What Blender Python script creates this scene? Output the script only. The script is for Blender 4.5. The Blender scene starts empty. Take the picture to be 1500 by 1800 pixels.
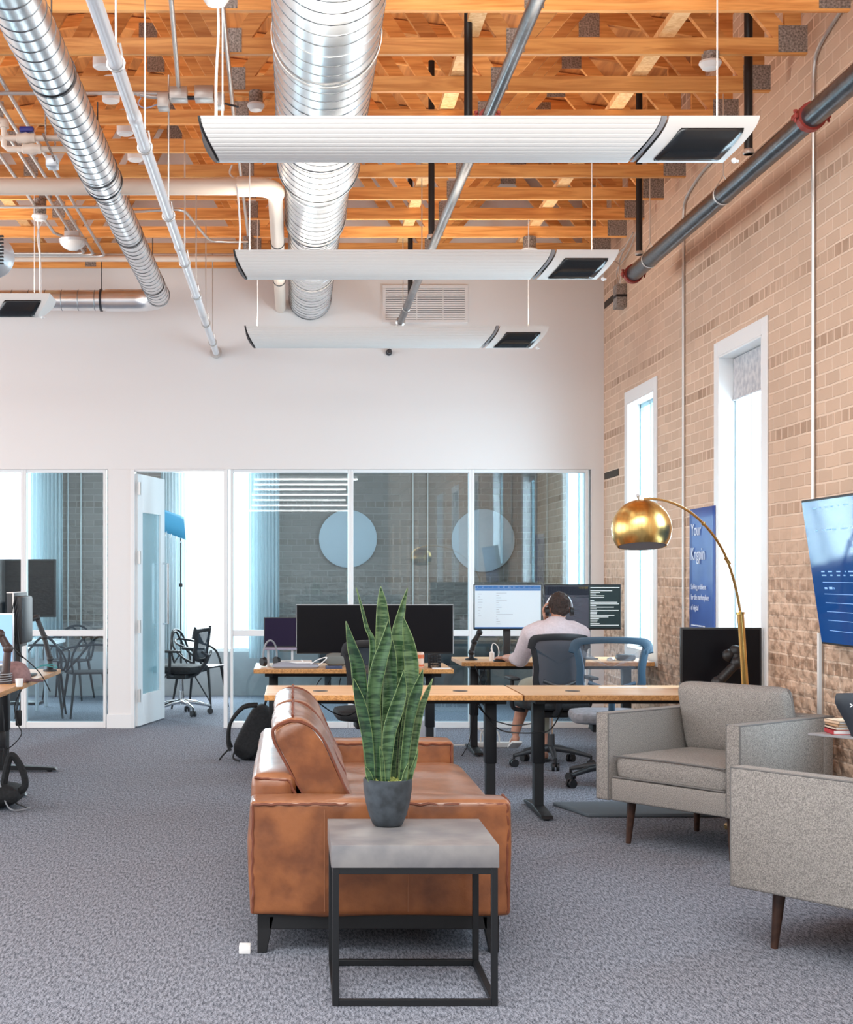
import bpy, bmesh, math, random
from mathutils import Vector, Matrix, noise
random.seed(7)
PI = math.pi
R = math.radians
S = bpy.context.scene
COL = S.collection

# ------------------------------------------------------------------ camera, world, light, exposure
F, CX, CY, H = 2550.0, 515.0, 1010.0, 1.44          # focal length and vanishing point in pixels, eye height
cam_d = bpy.data.cameras.new('camera')
cam = bpy.data.objects.new('camera', cam_d); COL.objects.link(cam)
cam.location = (0, 0, H); cam.rotation_euler = (PI / 2, 0, 0)
cam_d.sensor_fit = 'AUTO'; cam_d.sensor_width = 36; cam_d.lens = F / 1800 * 36
cam_d.shift_x = (750 - CX) / 1800; cam_d.shift_y = (CY - 900) / 1800
cam_d.clip_start = .05; cam_d.clip_end = 300
S.camera = cam

W = bpy.data.worlds.new('world'); S.world = W; W.use_nodes = True
bg = W.node_tree.nodes['Background']
bg.inputs[0].default_value = (0.86, 0.94, 1.0, 1); bg.inputs[1].default_value = 1.9

YFW = 17.42
def area(name, loc, rot, sx, sy, power, color):
    d = bpy.data.lights.new(name, 'AREA'); d.shape = 'RECTANGLE'; d.size = sx; d.size_y = sy
    d.energy = power; d.color = color
    o = bpy.data.objects.new(name, d); COL.objects.link(o); o.location = loc; o.rotation_euler = rot
    return o
area('left_window_daylight', (-7.6, 9.0, 2.4), (0, R(-90), 0), 4.0, 8.0, 260, (.95, .97, 1))
area('added_overhead_fill', (-1.5, 1.2, 5.6), (R(38), 0, 0), 7.0, 3.0, 300, (1, .97, .93))  # added fill, out of view, where the roof is left open
area('meeting_room_daylight', (-.89, YFW, 1.75), (R(-90), 0, 0), .9, 2.4, 130, (.85, .95, 1))
area('meeting_room_daylight', (-3.64, YFW, 1.75), (R(-90), 0, 0), 1.2, 2.4, 130, (.85, .95, 1))
for yy in (6.75, 9.45, 12.15, 14.85):
    area('right_window_daylight', (3.10, yy, 1.85), (0, R(90), 0), 2.0, .85, 60, (.68, .87, 1))
S.view_settings.view_transform = 'Standard'; S.view_settings.look = 'None'
S.view_settings.exposure = 0.36; S.view_settings.gamma = 1; S.view_settings.use_curve_mapping = False

def P(x, y, d):                                      # world point seen at photo pixel x, y at distance d
    return Vector(((x - CX) * d / F, d, H - (y - CY) * d / F))

# ------------------------------------------------------------------ materials
MATS = {}
def nt(name):
    m = bpy.data.materials.new(name); m.use_nodes = True
    t = m.node_tree; b = t.nodes['Principled BSDF']; return m, t, b
def mat(name, col, rough=.5, metal=0, var=0, scale=20, bump=0, stretch=(1, 1, 1), col2=None, emit=0, coat=0, detail=4, spec=None):
    if name in MATS: return MATS[name]
    m, t, b = nt(name); N = t.nodes; L = t.links
    c = (*col, 1)
    b.inputs['Base Color'].default_value = c; b.inputs['Roughness'].default_value = rough; b.inputs['Metallic'].default_value = metal
    if coat: b.inputs['Coat Weight'].default_value = coat; b.inputs['Coat Roughness'].default_value = .15
    if spec is not None: b.inputs['Specular IOR Level'].default_value = spec
    if emit: b.inputs['Emission Color'].default_value = c; b.inputs['Emission Strength'].default_value = emit
    if var or bump or col2:
        tc = N.new('ShaderNodeTexCoord'); mp = N.new('ShaderNodeMapping'); mp.inputs['Scale'].default_value = stretch
        nz = N.new('ShaderNodeTexNoise'); nz.inputs['Scale'].default_value = scale; nz.inputs['Detail'].default_value = detail
        L.new(tc.outputs['Object'], mp.inputs[0]); L.new(mp.outputs[0], nz.inputs['Vector'])
        if var or col2:
            rp = N.new('ShaderNodeValToRGB')
            c2 = col2 or tuple(max(0, v * (1 - var)) for v in col); c1 = col if col2 else tuple(min(1, v * (1 + var)) for v in col)
            rp.color_ramp.elements[0].position = .35; rp.color_ramp.elements[1].position = .65
            rp.color_ramp.elements[0].color = (*c2, 1); rp.color_ramp.elements[1].color = (*c1, 1)
            L.new(nz.outputs['Fac'], rp.inputs[0]); L.new(rp.outputs[0], b.inputs['Base Color'])
        if bump:
            bp = N.new('ShaderNodeBump'); bp.inputs['Strength'].default_value = bump; bp.inputs['Distance'].default_value = .01
            L.new(nz.outputs['Fac'], bp.inputs['Height']); L.new(bp.outputs[0], b.inputs['Normal'])
    MATS[name] = m; return m

def brick_mat(name, axis, base, dark, mortar, rough_low=True):
    m, t, b = nt(name); N = t.nodes; L = t.links
    tc = N.new('ShaderNodeTexCoord'); sp = N.new('ShaderNodeSeparateXYZ'); cb = N.new('ShaderNodeCombineXYZ')
    L.new(tc.outputs['Object'], sp.inputs[0]); L.new(sp.outputs[axis], cb.inputs[0]); L.new(sp.outputs[2], cb.inputs[1])
    def M(op, a, bb=None, c=None):
        n = N.new('ShaderNodeMath'); n.operation = op
        for i, v in enumerate((a, bb, c)):
            if v is None: continue
            if isinstance(v, (int, float)): n.inputs[i].default_value = v
            else: L.new(v, n.inputs[i])
        return n.outputs[0]
    # wobble
    nw = N.new('ShaderNodeTexNoise'); nw.inputs['Scale'].default_value = 3; L.new(tc.outputs['Object'], nw.inputs['Vector'])
    va = N.new('ShaderNodeVectorMath'); va.operation = 'MULTIPLY_ADD'
    L.new(nw.outputs['Color'], va.inputs[0]); va.inputs[1].default_value = (.02, .016, 0); L.new(cb.outputs[0], va.inputs[2])
    def brick(w, c1, c2):
        n = N.new('ShaderNodeTexBrick'); n.inputs['Scale'].default_value = 1; n.inputs['Brick Width'].default_value = w
        n.inputs['Row Height'].default_value = .075; n.inputs['Mortar Size'].default_value = .0075; n.inputs['Mortar Smooth'].default_value = .3
        n.inputs['Color1'].default_value = (*c1, 1); n.inputs['Color2'].default_value = (*c2, 1); n.inputs['Mortar'].default_value = (*mortar, 1)
        L.new(va.outputs[0], n.inputs['Vector']); return n
    b1 = brick(.215, base, tuple(v * .84 for v in base)); b2 = brick(.105, dark, tuple((v * .45 + w_ * .55) for v, w_ in zip(dark, base)))
    sv = N.new('ShaderNodeSeparateXYZ'); L.new(va.outputs[0], sv.inputs[0])
    row = M('FLOOR', M('DIVIDE', sv.outputs[1], .075)); md = M('MODULO', row, 6); isH = M('LESS_THAN', md, .5)
    nh = N.new('ShaderNodeTexNoise'); nh.inputs['Scale'].default_value = 1.6; nh.inputs['Detail'].default_value = 3; L.new(tc.outputs['Object'], nh.inputs['Vector'])
    fh = N.new('ShaderNodeMapRange'); fh.inputs[1].default_value = .38; fh.inputs[2].default_value = .62; fh.inputs[3].default_value = .45; L.new(nh.outputs[0], fh.inputs[0]); isH = M('MULTIPLY', isH, fh.outputs[0])
    mx = N.new('ShaderNodeMix'); mx.data_type = 'RGBA'; L.new(isH, mx.inputs[0]); L.new(b1.outputs[0], mx.inputs[6]); L.new(b2.outputs[0], mx.inputs[7])
    # large weathering patches hide part of the coursing
    n2 = N.new('ShaderNodeTexNoise'); n2.inputs['Scale'].default_value = 1.1; n2.inputs['Detail'].default_value = 5
    mp = N.new('ShaderNodeMapping'); mp.inputs['Scale'].default_value = (1, 1, 1.6); L.new(tc.outputs['Object'], mp.inputs[0]); L.new(mp.outputs[0], n2.inputs['Vector'])
    f2 = N.new('ShaderNodeMapRange'); f2.inputs[1].default_value = .45; f2.inputs[2].default_value = .7; L.new(n2.outputs[0], f2.inputs[0]); f2.inputs[4].default_value = .6
    mx2 = N.new('ShaderNodeMix'); mx2.data_type = 'RGBA'; L.new(f2.outputs[0], mx2.inputs[0]); L.new(mx.outputs[2], mx2.inputs[6])
    mx2.inputs[7].default_value = (*tuple(v * .82 for v in base), 1)
    # low broken, unpainted bricks
    vo = N.new('ShaderNodeTexVoronoi'); vo.inputs['Scale'].default_value = 9; mp3 = N.new('ShaderNodeMapping'); mp3.inputs['Scale'].default_value = (1, 1, 1.7)
    L.new(tc.outputs['Object'], mp3.inputs[0]); L.new(mp3.outputs[0], vo.inputs['Vector'])
    n3 = N.new('ShaderNodeTexNoise'); n3.inputs['Scale'].default_value = 11; n3.inputs['Detail'].default_value = 6; L.new(mp3.outputs[0], n3.inputs['Vector'])
    low = N.new('ShaderNodeMapRange'); low.inputs[1].default_value = 1.75; low.inputs[2].default_value = 1.2; L.new(sp.outputs[2], low.inputs[0])
    sh = N.new('ShaderNodeMapRange'); sh.inputs[1].default_value = .48; sh.inputs[2].default_value = .62; L.new(n3.outputs[0], sh.inputs[0])
    fac = M('MULTIPLY', M('MULTIPLY', low.outputs[0], sh.outputs[0]), .7 if rough_low else 0.0)
    mx3 = N.new('ShaderNodeMix'); mx3.data_type = 'RGBA'; L.new(fac, mx3.inputs[0]); L.new(mx2.outputs[2], mx3.inputs[6]); mx3.inputs[7].default_value = (*tuple(v * .8 for v in dark), 1)
    L.new(mx3.outputs[2], b.inputs['Base Color']); b.inputs['Roughness'].default_value = .9
    hgt = M('ADD', M('MULTIPLY', b1.outputs['Fac'], -.5), M('ADD', M('MULTIPLY', n3.outputs[0], M('ADD', M('MULTIPLY', low.outputs[0], 3.0), .25)), M('MULTIPLY', M('MULTIPLY', vo.outputs['Distance'], low.outputs[0]), -3)))
    bp = N.new('ShaderNodeBump'); bp.inputs['Strength'].default_value = .8; bp.inputs['Distance'].default_value = .012
    L.new(hgt, bp.inputs['Height']); L.new(bp.outputs[0], b.inputs['Normal'])
    return m

def wood_mat(name, c1, c2, axis=0, sc=1.0, rough=.55):
    m, t, b = nt(name); N = t.nodes; L = t.links
    tc = N.new('ShaderNodeTexCoord'); mp = N.new('ShaderNodeMapping')
    s = [14 * sc] * 3; s[axis] = .9 * sc; mp.inputs['Scale'].default_value = s
    oi = N.new('ShaderNodeObjectInfo'); ad = N.new('ShaderNodeVectorMath'); ad.operation = 'ADD'
    cv = N.new('ShaderNodeMath'); cv.operation = 'MULTIPLY'; cv.inputs[1].default_value = 40; L.new(oi.outputs['Random'], cv.inputs[0])
    L.new(tc.outputs['Object'], ad.inputs[0]); L.new(cv.outputs[0], ad.inputs[1]); L.new(ad.outputs[0], mp.inputs[0])
    nz = N.new('ShaderNodeTexNoise'); nz.inputs['Scale'].default_value = 2.2; nz.inputs['Detail'].default_value = 8; nz.inputs['Distortion'].default_value = 1.2
    L.new(mp.outputs[0], nz.inputs['Vector']); rp = N.new('ShaderNodeValToRGB')
    rp.color_ramp.elements[0].position = .35; rp.color_ramp.elements[1].position = .62
    rp.color_ramp.elements[0].color = (*c2, 1); rp.color_ramp.elements[1].color = (*c1, 1)
    L.new(nz.outputs[0], rp.inputs[0])
    hv = N.new('ShaderNodeHueSaturation'); mr = N.new('ShaderNodeMapRange'); mr.inputs[3].default_value = .75; mr.inputs[4].default_value = 1.2
    L.new(oi.outputs['Random'], mr.inputs[0]); L.new(mr.outputs[0], hv.inputs['Value']); L.new(rp.outputs[0], hv.inputs['Color'])
    L.new(hv.outputs[0], b.inputs['Base Color']); b.inputs['Roughness'].default_value = rough
    return m

def glass_mat(name, tint, refl=1.0):
    m = bpy.data.materials.new(name); m.use_nodes = True; t = m.node_tree; N = t.nodes; L = t.links
    N.remove(N['Principled BSDF']); out = N['Material Output']
    tr = N.new('ShaderNodeBsdfTransparent'); tr.inputs[0].default_value = (*tint, 1)
    gl = N.new('ShaderNodeBsdfGlossy'); gl.inputs['Roughness'].default_value = .01
    fr = N.new('ShaderNodeFresnel'); ge = N.new('ShaderNodeNewGeometry'); io = N.new('ShaderNodeMath'); io.operation = 'MULTIPLY_ADD'; io.inputs[1].default_value = 1 / 1.52 - 1.52; io.inputs[2].default_value = 1.52
    L.new(ge.outputs['Backfacing'], io.inputs[0]); L.new(io.outputs[0], fr.inputs[0])
    mm = N.new('ShaderNodeMath'); mm.operation = 'MULTIPLY'; mm.inputs[1].default_value = refl; L.new(fr.outputs[0], mm.inputs[0])
    mx = N.new('ShaderNodeMixShader'); L.new(mm.outputs[0], mx.inputs[0]); L.new(tr.outputs[0], mx.inputs[1]); L.new(gl.outputs[0], mx.inputs[2])
    L.new(mx.outputs[0], out.inputs[0]); return m
def veil_mat(name, col, alpha, rough=.8):
    m, t, b = nt(name); b.inputs['Base Color'].default_value = (*col, 1); b.inputs['Roughness'].default_value = rough; b.inputs['Alpha'].default_value = alpha
    return m

def leaf_mat():
    m, t, b = nt('snake_plant_leaf'); N = t.nodes; L = t.links
    tc = N.new('ShaderNodeTexCoord'); mp = N.new('ShaderNodeMapping'); mp.inputs['Scale'].default_value = (5, 5, 34)
    nz = N.new('ShaderNodeTexNoise'); nz.inputs['Scale'].default_value = 2.4; nz.inputs['Detail'].default_value = 5; nz.inputs['Distortion'].default_value = 1.0
    L.new(tc.outputs['Object'], mp.inputs[0]); L.new(mp.outputs[0], nz.inputs[0])
    rp = N.new('ShaderNodeValToRGB'); e = rp.color_ramp.elements
    e[0].position = .42; e[0].color = (.010, .040, .016, 1); e[1].position = .58; e[1].color = (.062, .135, .055, 1)
    L.new(nz.outputs[0], rp.inputs[0]); b.inputs['Roughness'].default_value = .34
    oi = N.new('ShaderNodeObjectInfo'); hs = N.new('ShaderNodeHueSaturation'); m1 = N.new('ShaderNodeMapRange'); m1.inputs[3].default_value = .455; m1.inputs[4].default_value = .515
    m2 = N.new('ShaderNodeMapRange'); m2.inputs[3].default_value = 1.25; m2.inputs[4].default_value = .72; L.new(oi.outputs['Random'], m1.inputs[0]); L.new(oi.outputs['Random'], m2.inputs[0])
    L.new(m1.outputs[0], hs.inputs['Hue']); L.new(m2.outputs[0], hs.inputs['Value']); L.new(rp.outputs[0], hs.inputs['Color']); L.new(hs.outputs[0], b.inputs['Base Color'])
    return m

M_ = {}
M_['carpet'] = None
def carpet():
    m, t, b = nt('carpet'); N = t.nodes; L = t.links
    tc = N.new('ShaderNodeTexCoord')
    n1 = N.new('ShaderNodeTexNoise'); n1.inputs['Scale'].default_value = 190; n1.inputs['Detail'].default_value = 2; L.new(tc.outputs['Object'], n1.inputs[0])
    mp = N.new('ShaderNodeMapping'); mp.inputs['Scale'].default_value = (70, 16, 1); mp.inputs['Rotation'].default_value = (0, 0, R(8)); L.new(tc.outputs['Object'], mp.inputs[0])
    n2 = N.new('ShaderNodeTexNoise'); n2.inputs['Scale'].default_value = 1.5; n2.inputs['Detail'].default_value = 3; L.new(mp.outputs[0], n2.inputs[0])
    ad = N.new('ShaderNodeMath'); ad.operation = 'MULTIPLY_ADD'; ad.inputs[1].default_value = .42; L.new(n2.outputs[0], ad.inputs[0])
    sc = N.new('ShaderNodeMath'); sc.operation = 'MULTIPLY'; sc.inputs[1].default_value = .6; L.new(n1.outputs[0], sc.inputs[0]); L.new(sc.outputs[0], ad.inputs[2])
    rp = N.new('ShaderNodeValToRGB'); e = rp.color_ramp.elements
    e[0].position = .42; e[0].color = (.055, .062, .080, 1); e[1].position = .60; e[1].color = (.33, .345, .40, 1)
    L.new(ad.outputs[0], rp.inputs[0]); L.new(rp.outputs[0], b.inputs['Base Color']); b.inputs['Roughness'].default_value = .95
    bp = N.new('ShaderNodeBump'); bp.inputs['Strength'].default_value = .5; bp.inputs['Distance'].default_value = .006
    L.new(ad.outputs[0], bp.inputs['Height']); L.new(bp.outputs[0], b.inputs['Normal']); b.inputs['Specular IOR Level'].default_value = .15
    return m

CARPET = carpet()
WHITE = mat('white_paint', (.80, .78, .77), .6)
TRIM = mat('white_trim', (.82, .82, .82), .4)
BRICK = brick_mat('tan_painted_brick', 1, (.70, .49, .355), (.34, .205, .13), (.80, .61, .47))
BRICKX = brick_mat('grey_brown_brick', 0, (.36, .30, .27), (.25, .19, .16), (.42, .36, .32), False)
WOOD = wood_mat('truss_lumber', (.86, .42, .13), (.60, .23, .055), 0, .8)
WOODD = wood_mat('roof_board', (.72, .32, .10), (.38, .14, .04), 1, .35)
WOODP = wood_mat('pale_lumber', (.86, .56, .28), (.70, .38, .15), 2, .8)
PLATE = mat('nail_plate', (.30, .27, .25), .5, .5, .5, 90)
OAK = wood_mat('desk_top_wood', (.80, .50, .27), (.66, .36, .16), 0, .7, .4)
OAKE = wood_mat('desk_edge_wood', (.62, .30, .10), (.36, .15, .04), 1, 2.0, .5)
GALV = mat('galvanised_duct', (.84, .86, .88), .30, 1, .06, 5, stretch=(1, 1, 1))
SEAMD = mat('duct_seam', (.22, .24, .26), .4, .8)
STEEL = mat('steel_pipe', (.055, .06, .07), .28, .55, .35, 25)
BLACKP = mat('black_iron', (.012, .012, .014), .4, .2)
REDC = mat('red_coupling', (.28, .035, .025), .5, .2)
CONDUIT = mat('conduit_steel', (.62, .60, .58), .35, .7)
WPIPE = mat('white_pipe_paint', (.78, .78, .80), .35)
PVC = mat('cream_pvc', (.78, .66, .56), .35)
HEAT = mat('heater_white', (.76, .75, .73), .45)
HBLACK = mat('heater_black_glass', (.015, .017, .02), .18)
BLACK = mat('black_plastic', (.007, .007, .009), .5)
DGREY = mat('dark_grey_plastic', (.028, .030, .034), .5)
MGREY = mat('mid_grey_plastic', (.25, .26, .28), .5)
BMETAL = mat('black_powder_metal', (.007, .008, .010), .5, .1)
CHROME = mat('chrome', (.75, .77, .8), .12, 1)
SILVER = mat('silver_plastic', (.6, .62, .65), .3, .4)
BRASS = mat('brushed_brass', (.72, .47, .16), .27, 1, .12, 14, stretch=(6, 6, .3))
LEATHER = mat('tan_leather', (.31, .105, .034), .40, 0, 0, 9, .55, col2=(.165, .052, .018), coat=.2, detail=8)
LEATHT = mat('worn_lit_leather', (.40, .175, .090), .30, 0, 0, 8, .55, col2=(.27, .105, .045), coat=.35, detail=8)  # highlights on the sofa tops are put into this paler leather
LSEAM = mat('leather_welt', (.17, .045, .02), .6)
FABRIC = mat('grey_tweed', (.36, .325, .295), .95, 0, 0, 230, .3, col2=(.17, .155, .145), detail=2)
FSEAM = mat('grey_piping', (.15, .14, .135), .9)
DWOOD = mat('dark_walnut_leg', (.05, .022, .013), .35, 0, .3, 30)
CONC = mat('concrete_slab', (.27, .255, .25), .38, 0, 0, 8, .05, col2=(.17, .165, .175), detail=8)
POT = mat('charcoal_pot', (.045, .055, .066), .5, 0, .35, 25)
LEAF = leaf_mat()
LEAFE = mat('leaf_margin', (.22, .30, .11), .4)
MOSS = mat('pot_moss', (.32, .36, .10), .9, 0, .5, 80, .5)
GLASS = glass_mat('partition_glass', (.86, .95, .98), 2.0)
DGLASS = veil_mat('tinted_door_glass', (.40, .66, .74), .45, .15)
WGLASS = glass_mat('window_glass', (.96, .99, 1), 1.0)
SKIN = mat('skin', (.52, .26, .18), .55, 0, .08, 20)
HAIR = mat('dark_brown_hair', (.034, .018, .013), .7, 0, .6, 110, 1.0)
SHIRT = mat('pale_pink_shirt', (.62, .53, .55), .85, 0, .06, 60, .2)
SHORTS = mat('khaki_shorts', (.42, .42, .34), .85)
SCR_OFF = mat('dark_screen', (.004, .004, .006), .3, spec=.18)
SCR_PUR = mat('dark_purple_screen', (.016, .010, .034), .3, spec=.2)
CLOTHB = mat('black_nylon', (.009, .010, .012), .8, 0, .4, 60, .3)
MESHB = veil_mat('black_chair_mesh', (.020, .030, .042), .88)
MESHG = veil_mat('grey_chair_mesh', (.40, .46, .55), .16)
SLATE = mat('slate_blue_plastic', (.030, .070, .115), .4)
PAPER = mat('paper', (.82, .80, .78), .7)
BLUE = mat('blue_vinyl', (.020, .085, .36), .4, 0, .12, 3)
PTEXT = mat('poster_text', (.72, .78, .92), .6)
GREYCLOTH = mat('grey_cloth', (.22, .22, .24), .9, 0, .2, 30)
CURTAIN = veil_mat('sheer_curtain', (.80, .90, .93), .75)

# ------------------------------------------------------------------ mesh builder
class B:
    def __init__(s): s.bm = bmesh.new()
    def _m(s, faces, mi, M=None, verts=None):
        for f in faces: f.material_index = mi
    def box(s, lo, hi, mi=0, bev=0, M=None, seg=2):
        lo = Vector(lo); hi = Vector(hi); c = (lo + hi) / 2; d = hi - lo
        g = bmesh.ops.create_cube(s.bm, size=1, matrix=Matrix.Translation(c) @ Matrix.Diagonal((abs(d.x), abs(d.y), abs(d.z), 1)))
        v = g['verts']
        if bev:
            e = {e for x in v for e in x.link_edges}
            r = bmesh.ops.bevel(s.bm, geom=list(e), offset=bev, segments=seg, profile=.5, affect='EDGES'); v = list({x for f in r['faces'] for x in f.verts})
        fs = {f for x in v for f in x.link_faces}
        v = list({x for f in fs for x in f.verts})
        if M is not None: bmesh.ops.transform(s.bm, matrix=M, verts=v)
        s._m(fs, mi); return v
    def ring(s, c, u, w, r, n, ru=None):
        ru = r if ru is None else ru
        return [s.bm.verts.new(c + u * (ru * math.cos(2 * PI * i / n)) + w * (r * math.sin(2 * PI * i / n))) for i in range(n)]
    def loft(s, rings, mi=0, cap=True, close=False):
        n = len(rings[0]); fs = []
        m = len(rings)
        for k in range(m if close else m - 1):
            a = rings[k]; b = rings[(k + 1) % m]
            for i in range(n): fs.append(s.bm.faces.new((a[i], a[(i + 1) % n], b[(i + 1) % n], b[i])))
        if cap and not close:
            fs.append(s.bm.faces.new(list(reversed(rings[0])))); fs.append(s.bm.faces.new(rings[-1]))
        s._m(fs, mi)
    def tube(s, pts, r, n=8, mi=0, close=False, cap=True):
        pts = [Vector(p) for p in pts]; m = len(pts); rs = r if isinstance(r, (list, tuple)) else [r] * m
        rings = []; u = None
        for i, p in enumerate(pts):
            a = pts[(i - 1) % m] if (close or i > 0) else p; b = pts[(i + 1) % m] if (close or i < m - 1) else p
            t = (b - a).normalized()
            if t.length == 0: t = Vector((0, 0, 1))
            if u is None:
                u = t.cross(Vector((0, 0, 1)));
                if u.length < .05: u = t.cross(Vector((0, 1, 0)))
            u = (u - t * u.dot(t)); u.normalize(); w = t.cross(u)
            rings.append(s.ring(p, u, w, rs[i], n))
        s.loft(rings, mi, cap, close)
    def cyl(s, p0, p1, r0, r1=None, n=16, mi=0): s.tube([p0, p1], [r0, r0 if r1 is None else r1], n, mi)
    def lathe(s, prof, o=(0, 0, 0), n=32, mi=0, axis='Z', cap=True):
        o = Vector(o); rings = []
        for r, z in prof:
            if axis == 'Z': rings.append(s.ring(o + Vector((0, 0, z)), Vector((1, 0, 0)), Vector((0, 1, 0)), max(r, 1e-4), n))
            elif axis == 'Y': rings.append(s.ring(o + Vector((0, z, 0)), Vector((0, 0, 1)), Vector((1, 0, 0)), max(r, 1e-4), n))
            else: rings.append(s.ring(o + Vector((z, 0, 0)), Vector((0, 1, 0)), Vector((0, 0, 1)), max(r, 1e-4), n))
        s.loft(rings, mi, cap)
    def prism(s, poly, off, mi=0):
        off = Vector(off); a = [s.bm.verts.new(Vector(p)) for p in poly]; b = [s.bm.verts.new(Vector(p) + off) for p in poly]; n = len(a); fs = []
        for i in range(n): fs.append(s.bm.faces.new((a[i], a[(i + 1) % n], b[(i + 1) % n], b[i])))
        fs.append(s.bm.faces.new(list(reversed(a)))); fs.append(s.bm.faces.new(b)); s._m(fs, mi)
    def beam(s, p0, p1, w, h, up=(0, 1, 0), mi=0):      # bar from p0 to p1, width w along 'up', height h across
        p0 = Vector(p0); p1 = Vector(p1); t = (p1 - p0).normalized(); u = Vector(up); u = (u - t * u.dot(t)).normalized(); v = t.cross(u)
        poly = [p0 + u * w / 2 * a + v * h / 2 * b for a, b in ((-1, -1), (1, -1), (1, 1), (-1, 1))]
        s.prism(poly, p1 - p0, mi)
    def ball(s, c, r, mi=0, seg=16, rot=None):
        r = (r, r, r) if isinstance(r, (int, float)) else r
        M = Matrix.Translation(Vector(c)) @ (rot or Matrix.Identity(4)) @ Matrix.Diagonal((*r, 1))
        g = bmesh.ops.create_uvsphere(s.bm, u_segments=seg, v_segments=max(6, seg // 2), radius=1, matrix=M)
        s._m({f for v in g['verts'] for f in v.link_faces}, mi)
    def cushion(s, size, M, k=.35, n=12, mi=0, amp=0, pw=4, seedv=0):
        hx, hy, hz = [v / 2 for v in size]; b = bmesh.new(); bmesh.ops.create_cube(b, size=2)
        bmesh.ops.subdivide_edges(b, edges=b.edges[:], cuts=n, use_grid_fill=True)
        vm = {}
        for v in b.verts:
            x, y, z = v.co; m = max(abs(x), abs(y))
            zz = z * (1 - k * m ** pw)
            e = .06 * (1 - (1 - abs(z)) ** 2) * k * 2
            rc = (abs(x) ** 18 + abs(y) ** 18) ** (1 / 18); q = m / rc if rc > 1e-6 else 1
            co = Vector((x * q * hx * (1 - e * abs(z)), y * q * hy * (1 - e * abs(z)), zz * hz))
            if amp:
                co += Vector((0, 0, 1)) * (noise.noise(Vector((co.x * 5 + seedv, co.y * 5, z))) * amp * (1 if z > 0 else .2)) * (1 - m ** 6)
            vm[v] = s.bm.verts.new(M @ co)
        fs = [s.bm.faces.new([vm[v] for v in f.verts]) for f in b.faces]; b.free(); s._m(fs, mi)
    def out(s, name, mats, parent=None, local=False, smooth=40, bev=0, struct=False, mods=(), keep=False):
        me = bpy.data.meshes.new(name)
        if not keep: bmesh.ops.recalc_face_normals(s.bm, faces=s.bm.faces[:])
        o = bpy.data.objects.new(name, me); COL.objects.link(o)
        off = Vector((0, 0, 0))
        if parent is not None:
            o.parent = parent
            if not local:
                q = parent
                while q is not None: off += Vector(q.location); q = q.parent
        elif not struct:
            vs = s.bm.verts; xs = [v.co.x for v in vs]; ys = [v.co.y for v in vs]; zs = [v.co.z for v in vs]
            off = Vector(((min(xs) + max(xs)) / 2, (min(ys) + max(ys)) / 2, min(zs))); o.location = off
        if off.length: bmesh.ops.translate(s.bm, verts=s.bm.verts[:], vec=-off)
        s.bm.to_mesh(me); s.bm.free()
        for m in (mats if isinstance(mats, (list, tuple)) else [mats]): me.materials.append(m)
        if smooth:
            me.shade_smooth(); me.set_sharp_from_angle(angle=R(smooth))
        if bev:
            md = o.modifiers.new('bevel', 'BEVEL'); md.width = bev; md.segments = 2; md.limit_method = 'ANGLE'
        for kind, kw in mods:
            md = o.modifiers.new(kind.lower(), kind)
            for k_, v_ in kw.items(): setattr(md, k_, v_)
        if struct: o['kind'] = 'structure'
        return o

def tag(o, label, cat, group=None):
    o['label'] = label; o['category'] = cat
    if group: o['group'] = group
    return o
def thing(name, label, cat, loc=(0, 0, 0), rz=0, group=None):
    o = bpy.data.objects.new(name, None); COL.objects.link(o); o.location = loc; o.rotation_euler = (0, 0, rz); o.empty_display_size = .1
    return tag(o, label, cat, group)
def copy_tree(o, parent=None):
    c = o.copy(); COL.objects.link(c)
    if parent is not None: c.parent = parent
    for ch in [x for x in bpy.data.objects if x.parent == o]: copy_tree(ch, c)
    return c
def arc(pts, n=6):                                    # Catmull-Rom smoothing
    pts = [Vector(p) for p in pts]; o = []
    for i in range(len(pts) - 1):
        p0 = pts[max(i - 1, 0)]; p1 = pts[i]; p2 = pts[i + 1]; p3 = pts[min(i + 2, len(pts) - 1)]
        for k in range(n):
            t = k / n
            o.append(.5 * ((2 * p1) + (p2 - p0) * t + (2 * p0 - 5 * p1 + 4 * p2 - p3) * t * t + (3 * p1 - p0 - 3 * p2 + p3) * t ** 3))
    o.append(pts[-1]); return o
def text_obj(name, body, size, M, mt, parent, label=None, thick=.001, align='LEFT'):
    cu = bpy.data.curves.new(name + '_c', 'FONT'); cu.body = body; cu.size = size; cu.extrude = thick; cu.align_x = align
    t = bpy.data.objects.new(name + '_c', cu); COL.objects.link(t)
    dg = bpy.context.evaluated_depsgraph_get(); dg.update(); me = bpy.data.meshes.new_from_object(t.evaluated_get(dg)); me.name = name
    bpy.data.objects.remove(t); me.transform(M)
    o = bpy.data.objects.new(name, me); COL.objects.link(o); me.materials.clear(); me.materials.append(mt); o.parent = parent
    return o

# ------------------------------------------------------------------ room shell
XR, YB, YF, ZT = 2.917, 13.6, 17.3, 5.75
b = B(); b.box((-9, -17.2, -.08), (XR, YF, 0)); b.out('floor', CARPET, struct=True, smooth=0)
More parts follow.
